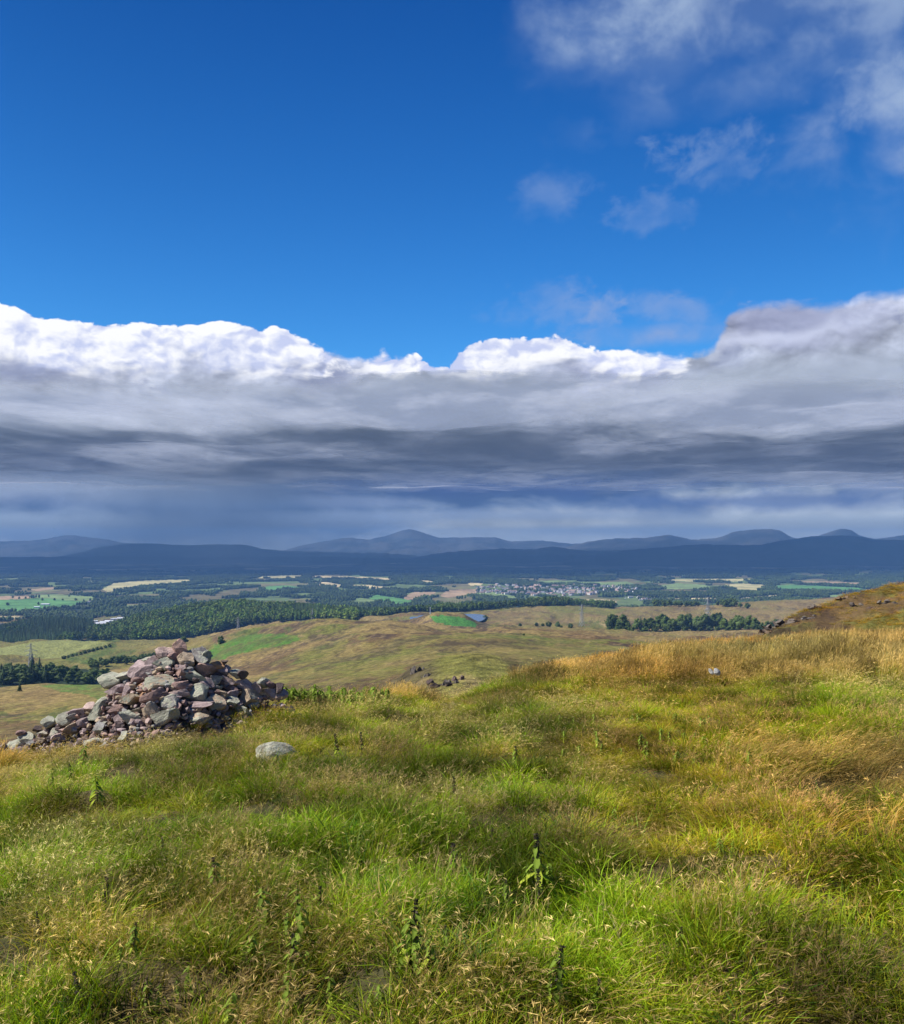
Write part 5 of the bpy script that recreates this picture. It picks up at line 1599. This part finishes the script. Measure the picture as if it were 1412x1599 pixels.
# smaller stones that fill the gaps, and the far side of the heap
tries = 0
while nst[0] < 296 and tries < 20000:
    tries += 1
    u = random.random()
    x = random.uniform(-5.7, -1.75)
    back = nst[0] > 245
    y = CY + (random.uniform(0.0, 0.9) if back else -random.random() ** 0.8 * 1.25)
    zm = float(mound(x, y)); zg = hz(x, y)
    if zm < zg - 0.03: continue
    s = random.choice((0.04, 0.05, 0.06, 0.075, 0.09)) * (1.9 if back else 1.0)
    c = random.choice(('mauve', 'mar', 'mar', 'pink', 'tan', 'gry', 'grn', 'dark', 'red', 'mauve', 'pale'))
    stone((x, y, max(zm, zg) - 0.01 - (0.02 if not back else 0)), (s * random.uniform(1, 1.7), s * random.uniform(.9, 1.3), s * random.uniform(.6, 1.1)),
          (random.uniform(-.6, .6), random.uniform(-.6, .6), random.random() * 6), c, random.choice((.1, .3, .5, .9)), True)
# broken chips wedged between the stones
rr_ = np.random.default_rng(77)
mb = MB()
kk = 0
while kk < 1500:
    x = rr_.uniform(-5.9, -1.7); y = CY + rr_.uniform(-1.3, 0.7)
    zm = float(mound(x, y)); zg = hz(x, y)
    if zm < zg - 0.10: continue
    v, f = ICO1
    v = v.copy()
    for nn in unit(5, rr_):
        t = v @ nn - 0.45
        v = v - np.where(t > 0, t, 0)[:, None] * nn
    sz = rr_.choice((0.02, 0.03, 0.04, 0.05))
    a = rr_.random() * 6.28
    v = v * sz * np.array([1.3, 0.9, 0.6 + 0.4 * rr_.random()])
    v = v @ np.array([[math.cos(a), math.sin(a), 0], [-math.sin(a), math.cos(a), 0], [0, 0, 1]])
    c = np.array(random.choice([COLS[q] for q in ('mauve', 'mar', 'pink', 'tan', 'gry', 'red', 'dark')])) * rr_.uniform(.7, 1.2)
    mb.add(v + np.array([x, y, max(zm, zg) + rr_.uniform(-.03, .02)]) - np.array(cairn.location), c, f)
    kk += 1
m_, b = new_mat('stone_chips')
at_ = b.new('ShaderNodeAttribute', attribute_name='col').outputs[0]
o = link(bpy.data.objects.new('stone_chips', mb.mesh('stone_chips', finish(m_, b, at_, 0.9, 0.1), False)), cairn)
o['kind'] = 'stuff'
# rubble and earth inside the heap
gxx = np.linspace(-6.0, -1.2, 170); gyy = np.linspace(8.6, 11.7, 110)
MX, MY = np.meshgrid(gxx, gyy)
MZ = mound(MX, MY) - 0.075 + (fbm(MX / 0.10, MY / 0.10, 3, 501) - 0.5) * 0.12
MG = height(MX, MY)
MZ = np.where(MZ > MG - 0.1, MZ, MG - 0.25)
a = (np.arange(109)[:, None] * 170 + np.arange(169)[None, :]).ravel()
q4 = np.stack([a, a + 1, a + 171, a + 170], 1)
m_, b = new_mat('cairn_earth')
pos = b.new('ShaderNodeNewGeometry').outputs['Position']
nn_ = b.noise(pos, 14.0, 6, 0.65)
M_EARTH = finish(m_, b, b.mix(b.sstep(.35, .65, nn_), (0.07, 0.05, 0.042), (0.22, 0.16, 0.13)), 0.95, 0.1, nn_, 0.8, 0.05)
o = link(bpy.data.objects.new('rubble', mesh_np('rubble', np.stack([MX.ravel(), MY.ravel(), MZ.ravel()], 1) - np.array(cairn.location), q4, M_EARTH)), cairn)
o['kind'] = 'stuff'

# boulders in the turf
def ground_at(px, py):
    ys = np.linspace(2.2, 34, 3000)
    xs = (px - 706) / F * ys
    s = HOR - F * height(xs, ys) / ys - py
    k = np.nonzero(s <= 0)[0]
    i = k[0] if len(k) else int(np.argmin(abs(s)))
    return Vector((xs[i], ys[i], float(height(xs[i:i + 1], ys[i:i + 1])[0])))


p = ground_at(430, 1192)
STONES_ = STONES
STONES = [stone_mesh(341, 8, 0.9, 0.10, cut=0.6)] * 18
o = stone(p + Vector((0, 0.1, 0.02)), (0.36, 0.30, 0.24), (0.25, 0.35, 0.5), 'grn', .95, False, None, None, 'boulder')
STONES = STONES_
tag(o, 'single pale lichen boulder half sunk in the grass before the cairn', 'boulder')
for (kx, ky, s, l) in ((1111, 1071, 0.07, 'small white stone in the grass, left of a pair'), (1120, 1071, 0.085, 'small white stone in the grass, right of a pair')):
    p = ground_at(kx, ky)
    o = stone(p + Vector((0, 0, 0.17)), (s, s * .9, s * .75), (0.3, 0.2, kx), 'pale', .0, True, None, None, 'boulder')
    o.color = (0.50, 0.50, 0.47, 0.25)
    o.rotation_euler = (kx * 1.3, 0.6, kx)
    o.scale = (s * 1.5, s, s * 0.7) if kx < 1115 else (s * .8, s * 1.3, s)
    tag(o, l, 'stone')
# outcrops on the mound and the crag on the moor
for (kx, ky, wpx, hpx_, col, ya, yb, l) in ((1212, 979, 46, 10, 'gry', 30, 90, 'lowest long grey rock rib on the dark mound slope'), (1236, 972, 60, 13, 'gry', 30, 90, 'broad cracked outcrop in the middle of the dark slope'), (1265, 966, 34, 12, 'gry', 30, 90, 'grey outcrop block above the broad one'), (1196, 985, 24, 7, 'tan', 30, 90, 'small low outcrop at the left foot of the mound'),
                                        (1273, 946, 26, 9, 'gry', 30, 90, 'small rock ledge on the mound skyline side'), (1322, 934, 30, 10, 'tan', 30, 90, 'narrow ledge high on the mound'), (1342, 945, 36, 14, 'gry', 30, 90, 'rugged outcrop below the mound crest'), (1386, 941, 34, 13, 'gry', 30, 90, 'heap of grey outcrop rocks near the right edge'), (1362, 951, 22, 9, 'mauve', 30, 90, 'dark little rock between two outcrops'),
                                        (655, 1048, 20, 22, 'gry', 120, 260, 'pale cracked crag face on the moor knoll'), (668, 1056, 16, 16, 'gry', 120, 260, 'grey crag step right of the pale face'), (690, 1072, 34, 14, 'dark', 120, 260, 'dark broken crag low on the moor knoll'), (704, 1068, 20, 16, 'gry', 120, 260, 'grey crag block right of the dark one'), (678, 1074, 16, 10, 'dark', 120, 260, 'lowest dark crag block on the moor'), (716, 1062, 14, 12, 'mauve', 120, 260, 'small crag stone at the right end of the knoll')):
    p = drop(kx, ky, ya, yb)
    k = p.y / F * (1.35 if ya > 100 else 0.85)
    big = random.choice(STONES)
    e = link(bpy.data.objects.new('rock_outcrop', None))
    e.location = p
    for i in range(7):
        o = link(bpy.data.objects.new('rock', random.choice(STONES)), e)
        o.location = ((i - 3) / 6 * wpx * k * 0.75, random.uniform(-.1, .3) * wpx * k, random.uniform(-0.45, 0.05) * hpx_ * k)
        o.scale = (wpx * k * random.uniform(.25, .42), wpx * k * random.uniform(.25, .4), hpx_ * k * random.uniform(.55, .95))
        o.rotation_euler = (random.uniform(-.4, .4), random.uniform(-.5, .2), random.random() * 6)
        c = np.array(COLS[col]) * random.uniform(0.8, 1.1)
        o.color = (c[0] * .5, c[1] * .46, c[2] * .42, 0.3 if col in ('gry', 'pale') else 0.1)
    tag(e, l, 'rock', 'rock outcrops')

# ---------------------------------------------------------------- grass
r = np.random.default_rng(12)


def blades(n, h, rad, bend, width, root, tip, segs=3, lean=(0, 0), hv=0.35, flop=0.0, rr=r):
    """a tuft of n curved tapering blades; returns (verts, colours, tris, tip positions, tip directions)"""
    a = rr.random(n) * 6.283
    br = rad * np.sqrt(rr.random(n))
    base = np.stack([np.cos(a) * br, np.sin(a) * br, np.full(n, -0.03)], 1)
    H = h * (1 - hv + 2 * hv * rr.random(n))
    da = a + rr.normal(size=n) * 0.7
    d = np.stack([np.cos(da), np.sin(da)], 1) * (bend * (0.35 + 1.0 * rr.random(n)))[:, None] + np.asarray(lean)[None, :] * (0.6 + 0.8 * rr.random(n))[:, None]
    m = np.linalg.norm(d, axis=1)
    T = np.linspace(0, 1, segs + 1)
    side = rr.random(n) * 6.283
    sv = np.stack([np.cos(side), np.sin(side), np.zeros(n)], 1)
    W_ = width * (0.6 + 0.8 * rr.random(n))
    V = []; C = []
    jit = 0.75 + 0.5 * rr.random((n, 1))
    hue = rr.random((n, 1))
    for i, t in enumerate(T):
        horiz = d * (H * t ** 1.8)[:, None]
        zz = H * (t - np.minimum(m, 1.6) * 0.36 * t ** (2.4 + flop))
        p = base + np.stack([horiz[:, 0], horiz[:, 1], zz], 1)
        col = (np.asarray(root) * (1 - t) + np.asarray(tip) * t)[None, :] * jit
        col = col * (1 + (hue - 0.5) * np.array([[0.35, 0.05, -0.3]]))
        w = (W_ * (1 - t ** 2.2 * 0.95))[:, None]
        if i < segs:
            V += [p - sv * w, p + sv * w]; C += [col, col]
        else:
            V += [p]; C += [col]
            tips = p
    prev = base + np.stack([(d * (H * 0.8 ** 1.8)[:, None])[:, 0], (d * (H * 0.8 ** 1.8)[:, None])[:, 1], H * (0.8 - np.minimum(m, 1.6) * 0.36 * 0.8 ** 2.4)], 1)
    td = tips - prev; td /= np.linalg.norm(td, axis=1)[:, None] + 1e-9
    L_ = 2 * segs + 1
    V = np.stack(V, 1).reshape(-1, 3); C = np.stack(C, 1).reshape(-1, 3)
    f = []
    for i in range(segs - 1):
        q = np.array([[2 * i, 2 * i + 1, 2 * i + 3], [2 * i, 2 * i + 3, 2 * i + 2]]); f.append(q)
    f.append(np.array([[2 * segs - 2, 2 * segs - 1, 2 * segs]]))
    f = np.concatenate(f)
    fa = (f[None, :, :] + (np.arange(n) * L_)[:, None, None]).reshape(-1, 3)
    return V, C, fa, tips, td


def spikes(mb, tips, td, n_per, length, width, col, spread, droop, rr=r):
    """seed heads: thin slivers fanning from each tip"""
    for k in range(n_per):
        n = len(tips)
        s0 = tips - td * (length * 1.1 * rr.random(n))[:, None]
        d = td + spread * rr.normal(size=(n, 3)); d[:, 2] -= droop
        d /= np.linalg.norm(d, axis=1)[:, None]
        L_ = (length * (0.5 + 0.7 * rr.random(n)))[:, None]
        sv = np.cross(d, unit(n, rr)); sv /= np.linalg.norm(sv, axis=1)[:, None] + 1e-9
        v = np.stack([s0, s0 + d * L_ * 0.5 + sv * width, s0 + d * L_, s0 + d * L_ * 0.5 - sv * width], 1).reshape(-1, 3)
        c = np.asarray(col)[None, :] * (0.7 + 0.6 * rr.random((n, 1)))
        mb.add(v, np.repeat(c, 4, axis=0), np.arange(4 * n).reshape(n, 4))


def tuft(kind, i):
    mb = MB()
    def B(*a, **k):
        V, C, f, tips, td = blades(*a, **k)
        mb.add(V, C, f)
        return tips, td
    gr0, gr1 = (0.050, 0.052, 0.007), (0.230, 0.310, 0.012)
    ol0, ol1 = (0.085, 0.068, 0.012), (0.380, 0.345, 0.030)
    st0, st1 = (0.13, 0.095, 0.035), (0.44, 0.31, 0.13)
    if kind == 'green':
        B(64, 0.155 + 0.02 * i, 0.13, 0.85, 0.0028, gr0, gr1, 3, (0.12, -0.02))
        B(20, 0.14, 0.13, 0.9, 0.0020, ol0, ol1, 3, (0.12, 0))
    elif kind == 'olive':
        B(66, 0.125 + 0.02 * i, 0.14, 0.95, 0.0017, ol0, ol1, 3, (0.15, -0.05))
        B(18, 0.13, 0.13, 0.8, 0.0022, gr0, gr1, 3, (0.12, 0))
        B(12, 0.13, 0.13, 1.1, 0.0018, st0, st1, 3, (0.2, 0))
    elif kind == 'straw':
        B(30, 0.12, 0.13, 1.0, 0.0018, st0, st1, 3, (0.2, 0))
        t, d = B(12, 0.25 + 0.03 * i, 0.12, 0.45, 0.0012, ol0, st1, 4, (0.32, -0.03), flop=.4)
        spikes(mb, t, d, 4, 0.036, 0.0018, (0.46, 0.33, 0.17), 0.30, 0.45)
    elif kind == 'brown':
        B(26, 0.11, 0.13, 0.9, 0.0016, ol0, st1, 3, (0.12, 0))
        t, d = B(22, 0.19 + 0.02 * i, 0.13, 0.35, 0.0008, ol0, (0.24, 0.15, 0.10), 3, (0.14, -0.02))
        spikes(mb, t, d, 7, 0.045, 0.0011, (0.36, 0.235, 0.15), 0.55, 0.0)
    elif kind == 'wind':
        t, d = B(40, 0.30, 0.14, 0.30, 0.0016, ol0, st1, 4, (0.95, -0.10), flop=.2)
        spikes(mb, t[:14], d[:14], 3, 0.045, 0.0018, (0.50, 0.37, 0.19), 0.18, 0.2)
    elif kind == 'tall':
        t, d = B(46, 0.215 + 0.02 * i, 0.15, 0.30, 0.0019, (0.14, 0.105, 0.035), (0.39, 0.285, 0.125), 3, (0.22, -0.02))
        spikes(mb, t[:30], d[:30], 5, 0.055, 0.0019, (0.41, 0.275, 0.14), 0.35, 0.05)
        B(20, 0.16, 0.15, 0.6, 0.0022, ol0, ol1, 3, (0.15, 0))
    elif kind == 'dead':
        B(26, 0.13, 0.16, 1.5, 0.0028, (0.10, 0.07, 0.04), (0.36, 0.27, 0.16), 3, (0.1, 0), flop=-.3)
    elif kind == 'broad':
        B(26, 0.20, 0.10, 0.9, 0.0040, (0.035, 0.055, 0.012), (0.12, 0.21, 0.035), 4, (0.15, -0.05))
    elif kind == 'rush':
        B(42, 0.20, 0.09, 0.45, 0.0016, (0.03, 0.045, 0.012), (0.13, 0.18, 0.028), 3, (0.10, 0))
    return mb.mesh('%s_grass' % kind, M_GRASS, True)


KINDS_ = ['green', 'olive', 'straw', 'brown', 'wind', 'tall', 'dead', 'broad', 'rush']
NV = 3
TUFTS = [tuft(k, i) for k in KINDS_ for i in range(NV)]
KI = {k: j for j, k in enumerate(KINDS_)}


def area_pts(y0, y1, dens, u=0.60, pad=1.6, u0=None):
    n = int(((u * (y0 + y1) + 2 * pad) * (y1 - y0)) * dens)
    y = y0 + (y1 - y0) * r.random(n)
    half = u * y + pad
    keep = r.random(n) < half / (u * y1 + pad)
    y = y[keep]; half = half[keep]
    return (r.random(len(y)) * 2 - 1) * half, y


GP = []
for (y0, y1, dens, u) in ((1.6, 5, 210, .6), (5, 9, 180, .6), (9, 14, 135, .6), (14, 20, 95, .58), (20, 34, 52, .56)):
    x, y = area_pts(y0, y1, dens * 1.15, u, 3.6 if y0 < 9 else 2.4)
    GP.append((x, y, np.full(len(x), 1.0 if y0 < 9 else 1.12 if y0 < 14 else 1.25 if y0 < 20 else 1.45)))
x = r.uniform(9, 42, 26000); y = r.uniform(33, 72, 26000)      # short turf of the rocky mound
kk = (x / y > 0.26) & (x / y < 0.62)
GP.append((x[kk], y[kk], np.full(kk.sum(), 1.7)))
gx = np.concatenate([g[0] for g in GP]); gy = np.concatenate([g[1] for g in GP]); gs = np.concatenate([g[2] for g in GP])
gz = height(gx, gy)
gpx = 706 + F * gx / gy; gpy = HOR - F * gz / gy
mh = mound(gx, gy) - gz
onm = (mh > 0.04) & ~((mh < 0.16) & (r.random(len(gx)) < 0.35) & (gy < CY))
gz = np.where((mh > 0) & ~onm, gz + mh, gz)
pth = (np.abs(gpx - (700 - (gy - 13) * 1.2 + 6 * np.sin(gy))) * gy / F < 0.22) & (gy > 11.8) & (gy < 17)
hid = ((gy > 17) & (gpx < 690)) | ((gy > 14) & (gpx < 420))
gapn = fbm(gx / 0.33 + 70, gy / 0.33, 2, 681)
ok = ~((gapn > 0.66) & (gy < 20) & (r.random(len(gx)) < 0.9)) & ~onm & ~(pth & (r.random(len(gx)) < 0.85)) & ~hid
isM = gy > 33
gx, gy, gz, gs, gpx, gpy, isM = (q[ok] for q in (gx, gy, gz, gs, gpx, gpy, isM))
n = len(gx)
print('grass tufts', n)
nA = fbm(gx / 0.75, gy / 0.75, 3, 601); nB = fbm(gx / 1.2, gy / 1.2, 3, 611); nC = fbm(gx / 0.42, gy / 0.42, 2, 621); nD = fbm(gx / 4.0, gy / 4.0, 2, 631); nE = fbm(gx / 1.1 + 40, gy / 1.1, 3, 641)
crest = sst(1080, 1040, gpy) * sst(740, 860, gpx) + sst(1105, 1088, gpy) * (gpx > 540) * (gpx < 700) * 0.8     # tall reddish grass at the edge
crest = np.clip(crest + sst(70, -30, gpx) * sst(1180, 1190, gpy) * sst(1270, 1225, gpy) * .8, 0, 1)
tailm = sst(1150, 1172, gpy) * sst(1215, 1190, gpy) * sst(30, 90, gpx) * sst(330, 240, gpx)                    # dry grass on the cairn's foot
Wt = np.zeros((n, len(KINDS_)))
Wt[:, KI['green']] = 1.1 * sst(0.38, 0.62, nB) + 0.25
Wt[:, KI['olive']] = 1.1 * sst(0.62, 0.40, nB) + 0.35
Wt[:, KI['straw']] = 0.20 + 1.2 * sst(0.54, 0.68, nE)
Wt[:, KI['brown']] = 0.10 + 1.0 * sst(0.55, 0.68, fbm(gx / 0.6 + 9, gy / 0.6, 3, 651))
Wt[:, KI['wind']] = (0.05 + 2.0 * sst(0.48, 0.66, nB)) * sst(1080, 1240, gpx) * sst(1150, 1185, gpy) * sst(1360, 1300, gpy) + 0.25 * sst(0.52, 0.66, nE) * sst(700, 900, gpx)
Wt[:, KI['tall']] = 0.0
Wt[:, KI['dead']] = 0.10 + 0.3 * sst(0.6, 0.7, nC)
Wt[:, KI['broad']] = 0.55 * sst(0.56, 0.70, nC) * sst(8.5, 4.5, gy)
Wt[:, KI['rush']] = 0.7 * sst(0.58, 0.70, nA)
lush = sst(0.50, 0.62, nD) * sst(1130, 1100, gpy) * sst(760, 880, gpx) * (1 - crest)
Wt[:, KI['green']] += 2.0 * lush
Wt *= (1 - 0.93 * crest)[:, None]
Wt[:, KI['tall']] += 2.2 * crest
Wt *= (1 - 0.8 * tailm)[:, None]; Wt[:, KI['dead']] += 1.4 * tailm; Wt[:, KI['straw']] += 1.6 * tailm
Wt[isM] = 0; Wt[isM, KI['olive']] = 0.8; Wt[isM, KI['dead']] = .5; Wt[isM, KI['straw']] = 0.9
mtall = isM & (gpy > 990)
Wt[mtall, KI['tall']] = 0.8
cw = np.cumsum(Wt, 1); cw /= cw[:, -1:]
kind = (r.random((n, 1)) > cw).sum(1).clip(0, len(KINDS_) - 1)
idx = kind * NV + r.integers(0, NV, n)
yaw = np.where(np.isin(kind, [KI['wind'], KI['tall'], KI['straw'], KI['brown']]), r.normal(size=n) * 0.45 + (nD - 0.5) * 2.2, r.random(n) * 6.283)
rot = np.stack([r.normal(size=n) * 0.10, 0.08 + r.normal(size=n) * 0.12, yaw], 1)
hsc = (0.72 + 0.62 * nA) * (0.82 + 0.36 * r.random(n))
lowp = sst(0.50, 0.34, nB)
hsc = hsc * (1 - 0.38 * lowp)
hsc = np.where(kind == KI['tall'], hsc * (1.0 + 0.45 * sst(900, 1150, gpx)), hsc)
hsc[isM] *= 0.55
gs = gs * 0.86
scl = np.stack([gs, gs, gs ** 0.4 * hsc * 0.84], 1)
bright = 0.48 + 1.36 * sst(0.25, 0.75, fbm(gx / 0.38 + 3, gy / 0.38, 3, 661))  # patchy tone; its low end paints shaded hollows into the tint
warm = (fbm(gx / 2.4, gy / 2.4, 2, 671) - 0.5)
tint = np.stack([bright * (1.06 + 0.5 * warm), bright * 1.05, bright * (0.70 - 0.3 * warm)], 1) * (0.85 + 0.3 * r.random((n, 1)))
keepm = ~(isM & (inpoly(gpx, gpy, [(1150, 992), (1230, 972), (1300, 955), (1320, 968), (1280, 988), (1180, 1000)]) & (r.random(n) < 0.85) | (r.random(n) < 0.6 * sst(0.48, 0.58, fbm(gx / 3.0, gy / 5.0, 5, 171, 0.6)))))
tint[isM] *= np.array([1.12, 0.84, 0.75])
POS = np.stack([gx, gy, gz], 1)
LAB = {'green': 'lush green grass tufts all over the hill top', 'olive': 'fine yellow green grass covering the hill top', 'straw': 'straw stalks with drooping pale seed heads', 'brown': 'hazy purple brown bent grass flower heads', 'wind': 'pale windswept grass lying over to the right', 'tall': 'tall reddish grass along the hill edge',
       'dead': 'dead tan grass blades between the tufts', 'broad': 'broad dark green grass leaves near the camera', 'rush': 'dark green fine rushes in small patches'}
for j, kn in enumerate(KINDS_):
    s = (kind == j) & keepm
    if s.sum() == 0: continue
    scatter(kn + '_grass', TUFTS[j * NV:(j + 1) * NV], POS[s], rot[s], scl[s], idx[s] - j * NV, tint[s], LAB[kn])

# ---------------------------------------------------------------- nettles
def leaf_mesh(seed, L_=0.09, col=(0.07, 0.14, 0.03)):
    rr = np.random.default_rng(seed)
    T = np.linspace(0, 1, 7)
    V = []; 
    for i, t in enumerate(T):
        w = 0.27 * L_ * math.sin(math.pi * min(1, t * 0.93 + 0.07)) ** 0.8 * (1 if i % 2 else 0.82)
        if i == 6: w = 0.001
        x = L_ * t; z = -0.75 * L_ * t ** 1.8 + 0.02 * L_ * math.sin(t * 9)
        w *= 0.85
        V += [(x, -w, z + 0.35 * w), (x, 0, z), (x, w, z + 0.35 * w)]
    f = []
    for i in range(6):
        for j in (0, 1):
            a = 3 * i + j
            f.append((a, a + 3, a + 4)); f.append((a, a + 4, a + 1))
    V = np.array(V)
    c = np.tile(np.array(col), (len(V), 1)) * (0.85 + 0.3 * rr.random((len(V), 1)))
    c[1::3] *= 1.25
    return mesh_np('leaf', V, np.array(f), M_PLANT, True, c)


LF = {'g': [leaf_mesh(i, 0.10, (0.17, 0.24, 0.03)) for i in range(3)], 'y': [leaf_mesh(9 + i, 0.11, (0.34, 0.40, 0.04)) for i in range(3)], 'd': [leaf_mesh(19 + i, 0.06, (0.045, 0.05, 0.03)) for i in range(3)]}


def stem_mesh(h):
    mb = MB()
    tube(mb, [(0, 0, -.05), (0.01, 0, h * .4), (0.0, 0.01, h * .8), (0.005, 0.0, h)], [0.004, 0.0035, 0.003, 0.001], (0.08, 0.075, 0.035), 5)
    return mb.mesh('stem', M_PLANT)


def seed_mesh(seed, h):
    rr = np.random.default_rng(seed)
    mb = MB()
    for i in range(12):
        t = 0.42 + 0.56 * i / 11
        n = 12
        d = unit(n, rr); d[:, 2] = -abs(d[:, 2]) * 0.6
        c = np.array([0, 0, h * t]) + d * (0.035 * (1.25 - t)) * (0.5 + rr.random((n, 1)))
        leaf_quads(mb, c, unit(n, rr), np.full(n, 0.011), np.tile((0.075, 0.062, 0.042), (n, 1)) * (0.6 + 0.9 * rr.random((n, 1))), rr)
    return mb.mesh('seed_cluster', M_PLANT)


STEMS = [stem_mesh(0.42)]; SEEDS = [seed_mesh(i, 0.42) for i in range(3)]


def nettle(px, py, hpx, style, label, group='nettles scattered in the grass', at=None, leafy=1.0):
    p = at if at is not None else ground_at(px, py)
    s = hpx / F * p.y / 0.42
    e = link(bpy.data.objects.new('nettle', None))
    s *= random.uniform(0.95, 1.15)
    e.location = p; e.scale = (s * 1.15, s * 1.15, s)
    e.rotation_euler = (random.uniform(-.12, .12), random.uniform(-.05, .18), random.random() * 6)
    tag(e, label, 'nettle', group)
    link(bpy.data.objects.new('stem', STEMS[0]), e)
    if style in 'dm':
        link(bpy.data.objects.new('seed_cluster', random.choice(SEEDS)), e)
    n = {'d': 10, 'm': 16, 'g': 20}[style]
    for i in range(n):
        t = (0.25 + 0.72 * (i // 2) / (n / 2))
        a = (i % 2) * math.pi + (i // 2) * math.pi / 2 + random.uniform(-.3, .3)
        k = 'd' if style == 'd' and random.random() < .6 else ('y' if t < 0.5 and random.random() < .55 else 'g')
        o = link(bpy.data.objects.new('leaf', random.choice(LF[k])), e)
        o.location = (0, 0, 0.42 * t)
        o.rotation_euler = (random.uniform(-.3, .3), random.uniform(-.15, .45), a)
        q = (0.92 - 0.45 * t) * random.uniform(.7, 1.2) * (1.1 if style != 'd' else .8) * leafy
        o.scale = (q, q, q)
    return e


NET = [(130, 1590, 64, 'd', 'dark withered nettle stalk nearest the lower left corner'), (165, 1430, 52, 'd', 'thin dark nettle stalk standing alone at the left'), (60, 1480, 46, 'd', 'short dark withered nettle above the corner stalk'),
       (340, 1412, 66, 'm', 'nettle with long pale hanging leaf'), (420, 1470, 78, 'g', 'leafy green nettle, left of a close pair'), (468, 1480, 84, 'g', 'leafy green nettle with yellow lower leaves, right of a close pair'),
       (462, 1532, 66, 'm', 'greyish nettle below the close pair'), (452, 1590, 70, 'g', 'bright yellow green nettle at the lower edge'), (355, 1620, 60, 'g', 'bright green nettle cut by the lower edge'), (232, 1590, 52, 'm', 'drooping nettle beside the corner stalk'), (650, 1520, 84, 'm', 'large nettle with dark seed spike and broad side leaves'),
       (636, 1510, 70, 'g', 'leafy shoot close against the large nettle'), (668, 1532, 60, 'g', 'broad leaved shoot right of the large nettle'), (712, 1402, 68, 'm', 'upright nettle spike in the middle of the sward'), (842, 1400, 80, 'm', 'tall dark nettle spike right of the middle one'), (846, 1430, 66, 'd', 'withered lower nettle under the tall dark spike'), (864, 1580, 88, 'm', 'large drooping nettle at the lower centre'),
       (130, 1206, 40, 'g', 'green nettle just below the cairn tail'), (78, 1240, 36, 'g', 'small nettle at the far left below the tail'), (152, 1262, 44, 'g', 'bushy nettle below the first one'), (112, 1232, 34, 'm', 'slim nettle between two bushier ones'), (528, 1190, 40, 'd', 'dark stalk, left of two on the straw patch'), (566, 1188, 38, 'd', 'dark stalk, right of two on the straw patch'),
       (711, 1262, 42, 'd', 'blackish dead nettle before the dark hollow'), (805, 1204, 34, 'm', 'small nettle amid bleached grass'), (766, 1332, 38, 'd', 'small dark stalk above the middle spike'), (1128, 1345, 34, 'g', 'small nettle right of the hollow'), (1010, 1190, 30, 'g', 'low nettle beside the leafy patch'), (1170, 1200, 28, 'g', 'low nettle before the windswept grass'),
       (30, 1400, 34, 'g', 'small pale nettle at the left margin'), (255, 1345, 30, 'm', 'short nettle in the middle left sward')]
NET += [(395, 1520, 56, 'g', 'leafy nettle low between the green pair and the corner stalks'), (500, 1440, 50, 'm', 'nettle just right of the close green pair'), (300, 1560, 48, 'g', 'short bright nettle near the lower edge, left of the greyish one'), (520, 1580, 52, 'g', 'low leafy nettle between the greyish nettle and the large one'),
        (600, 1590, 46, 'g', 'low nettle below the large nettle with dark spike'), (700, 1500, 46, 'm', 'short nettle right of the broad leaved shoot'), (790, 1440, 50, 'm', 'thin nettle left of the tall dark spike'), (905, 1470, 46, 'g', 'small leafy nettle right of the tall dark spike'), (930, 1590, 52, 'm', 'nettle right of the large drooping one'),
        (1060, 1500, 40, 'm', 'lone nettle in the brown grass of the lower right'), (205, 1500, 44, 'm', 'slim nettle in the lower left sward'), (20, 1560, 48, 'g', 'nettle cut by the left margin'), (560, 1340, 38, 'g', 'small green nettle above the large one'), (960, 1300, 34, 'g', 'small nettle before the windswept patch')]
for (px_, py_, hp_, st_, lab_) in NET:
    nettle(px_, py_, hp_ * 1.15, st_, lab_, leafy=1.12)
    if st_ in 'gm' and py_ > 1300:
        for q in range(random.choice((1, 2, 2))):
            nettle(px_ + random.uniform(-26, 26), py_ + random.uniform(-14, 10), hp_ * random.uniform(.55, .85), 'g', 'smaller shoot beside the %s' % lab_.split(',')[0].replace('nearest ', 'near '), 'side shoots of the nettles')
for i in range(95):
    u = i / 95
    nettle(448 + 158 * ((i * 7) % 26) / 26 + random.uniform(-5, 5), 1102 + random.uniform(-10, 6), random.uniform(18, 31) * (0.72 if i % 4 == 0 else 1.0), 'g', 'green nettle of the dense bed, %s' % third((i * 7) % 26, 0, 26, ('touching the cairn stones', 'left of its middle', 'in its middle', 'right of its middle', 'at its end towards the path')), 'nettle bed right of the cairn', None, 1.7)
for i in range(30):
    nettle(random.uniform(860, 1180), random.uniform(1128, 1215), random.uniform(18, 28), 'g' if i % 3 else 'm', 'low nettle in the leafy patch of the slope, shoot %s' % ('with dark seed heads' if not i % 3 else 'with bright leaves'), 'low nettles in the leafy patch', None, 1.3)
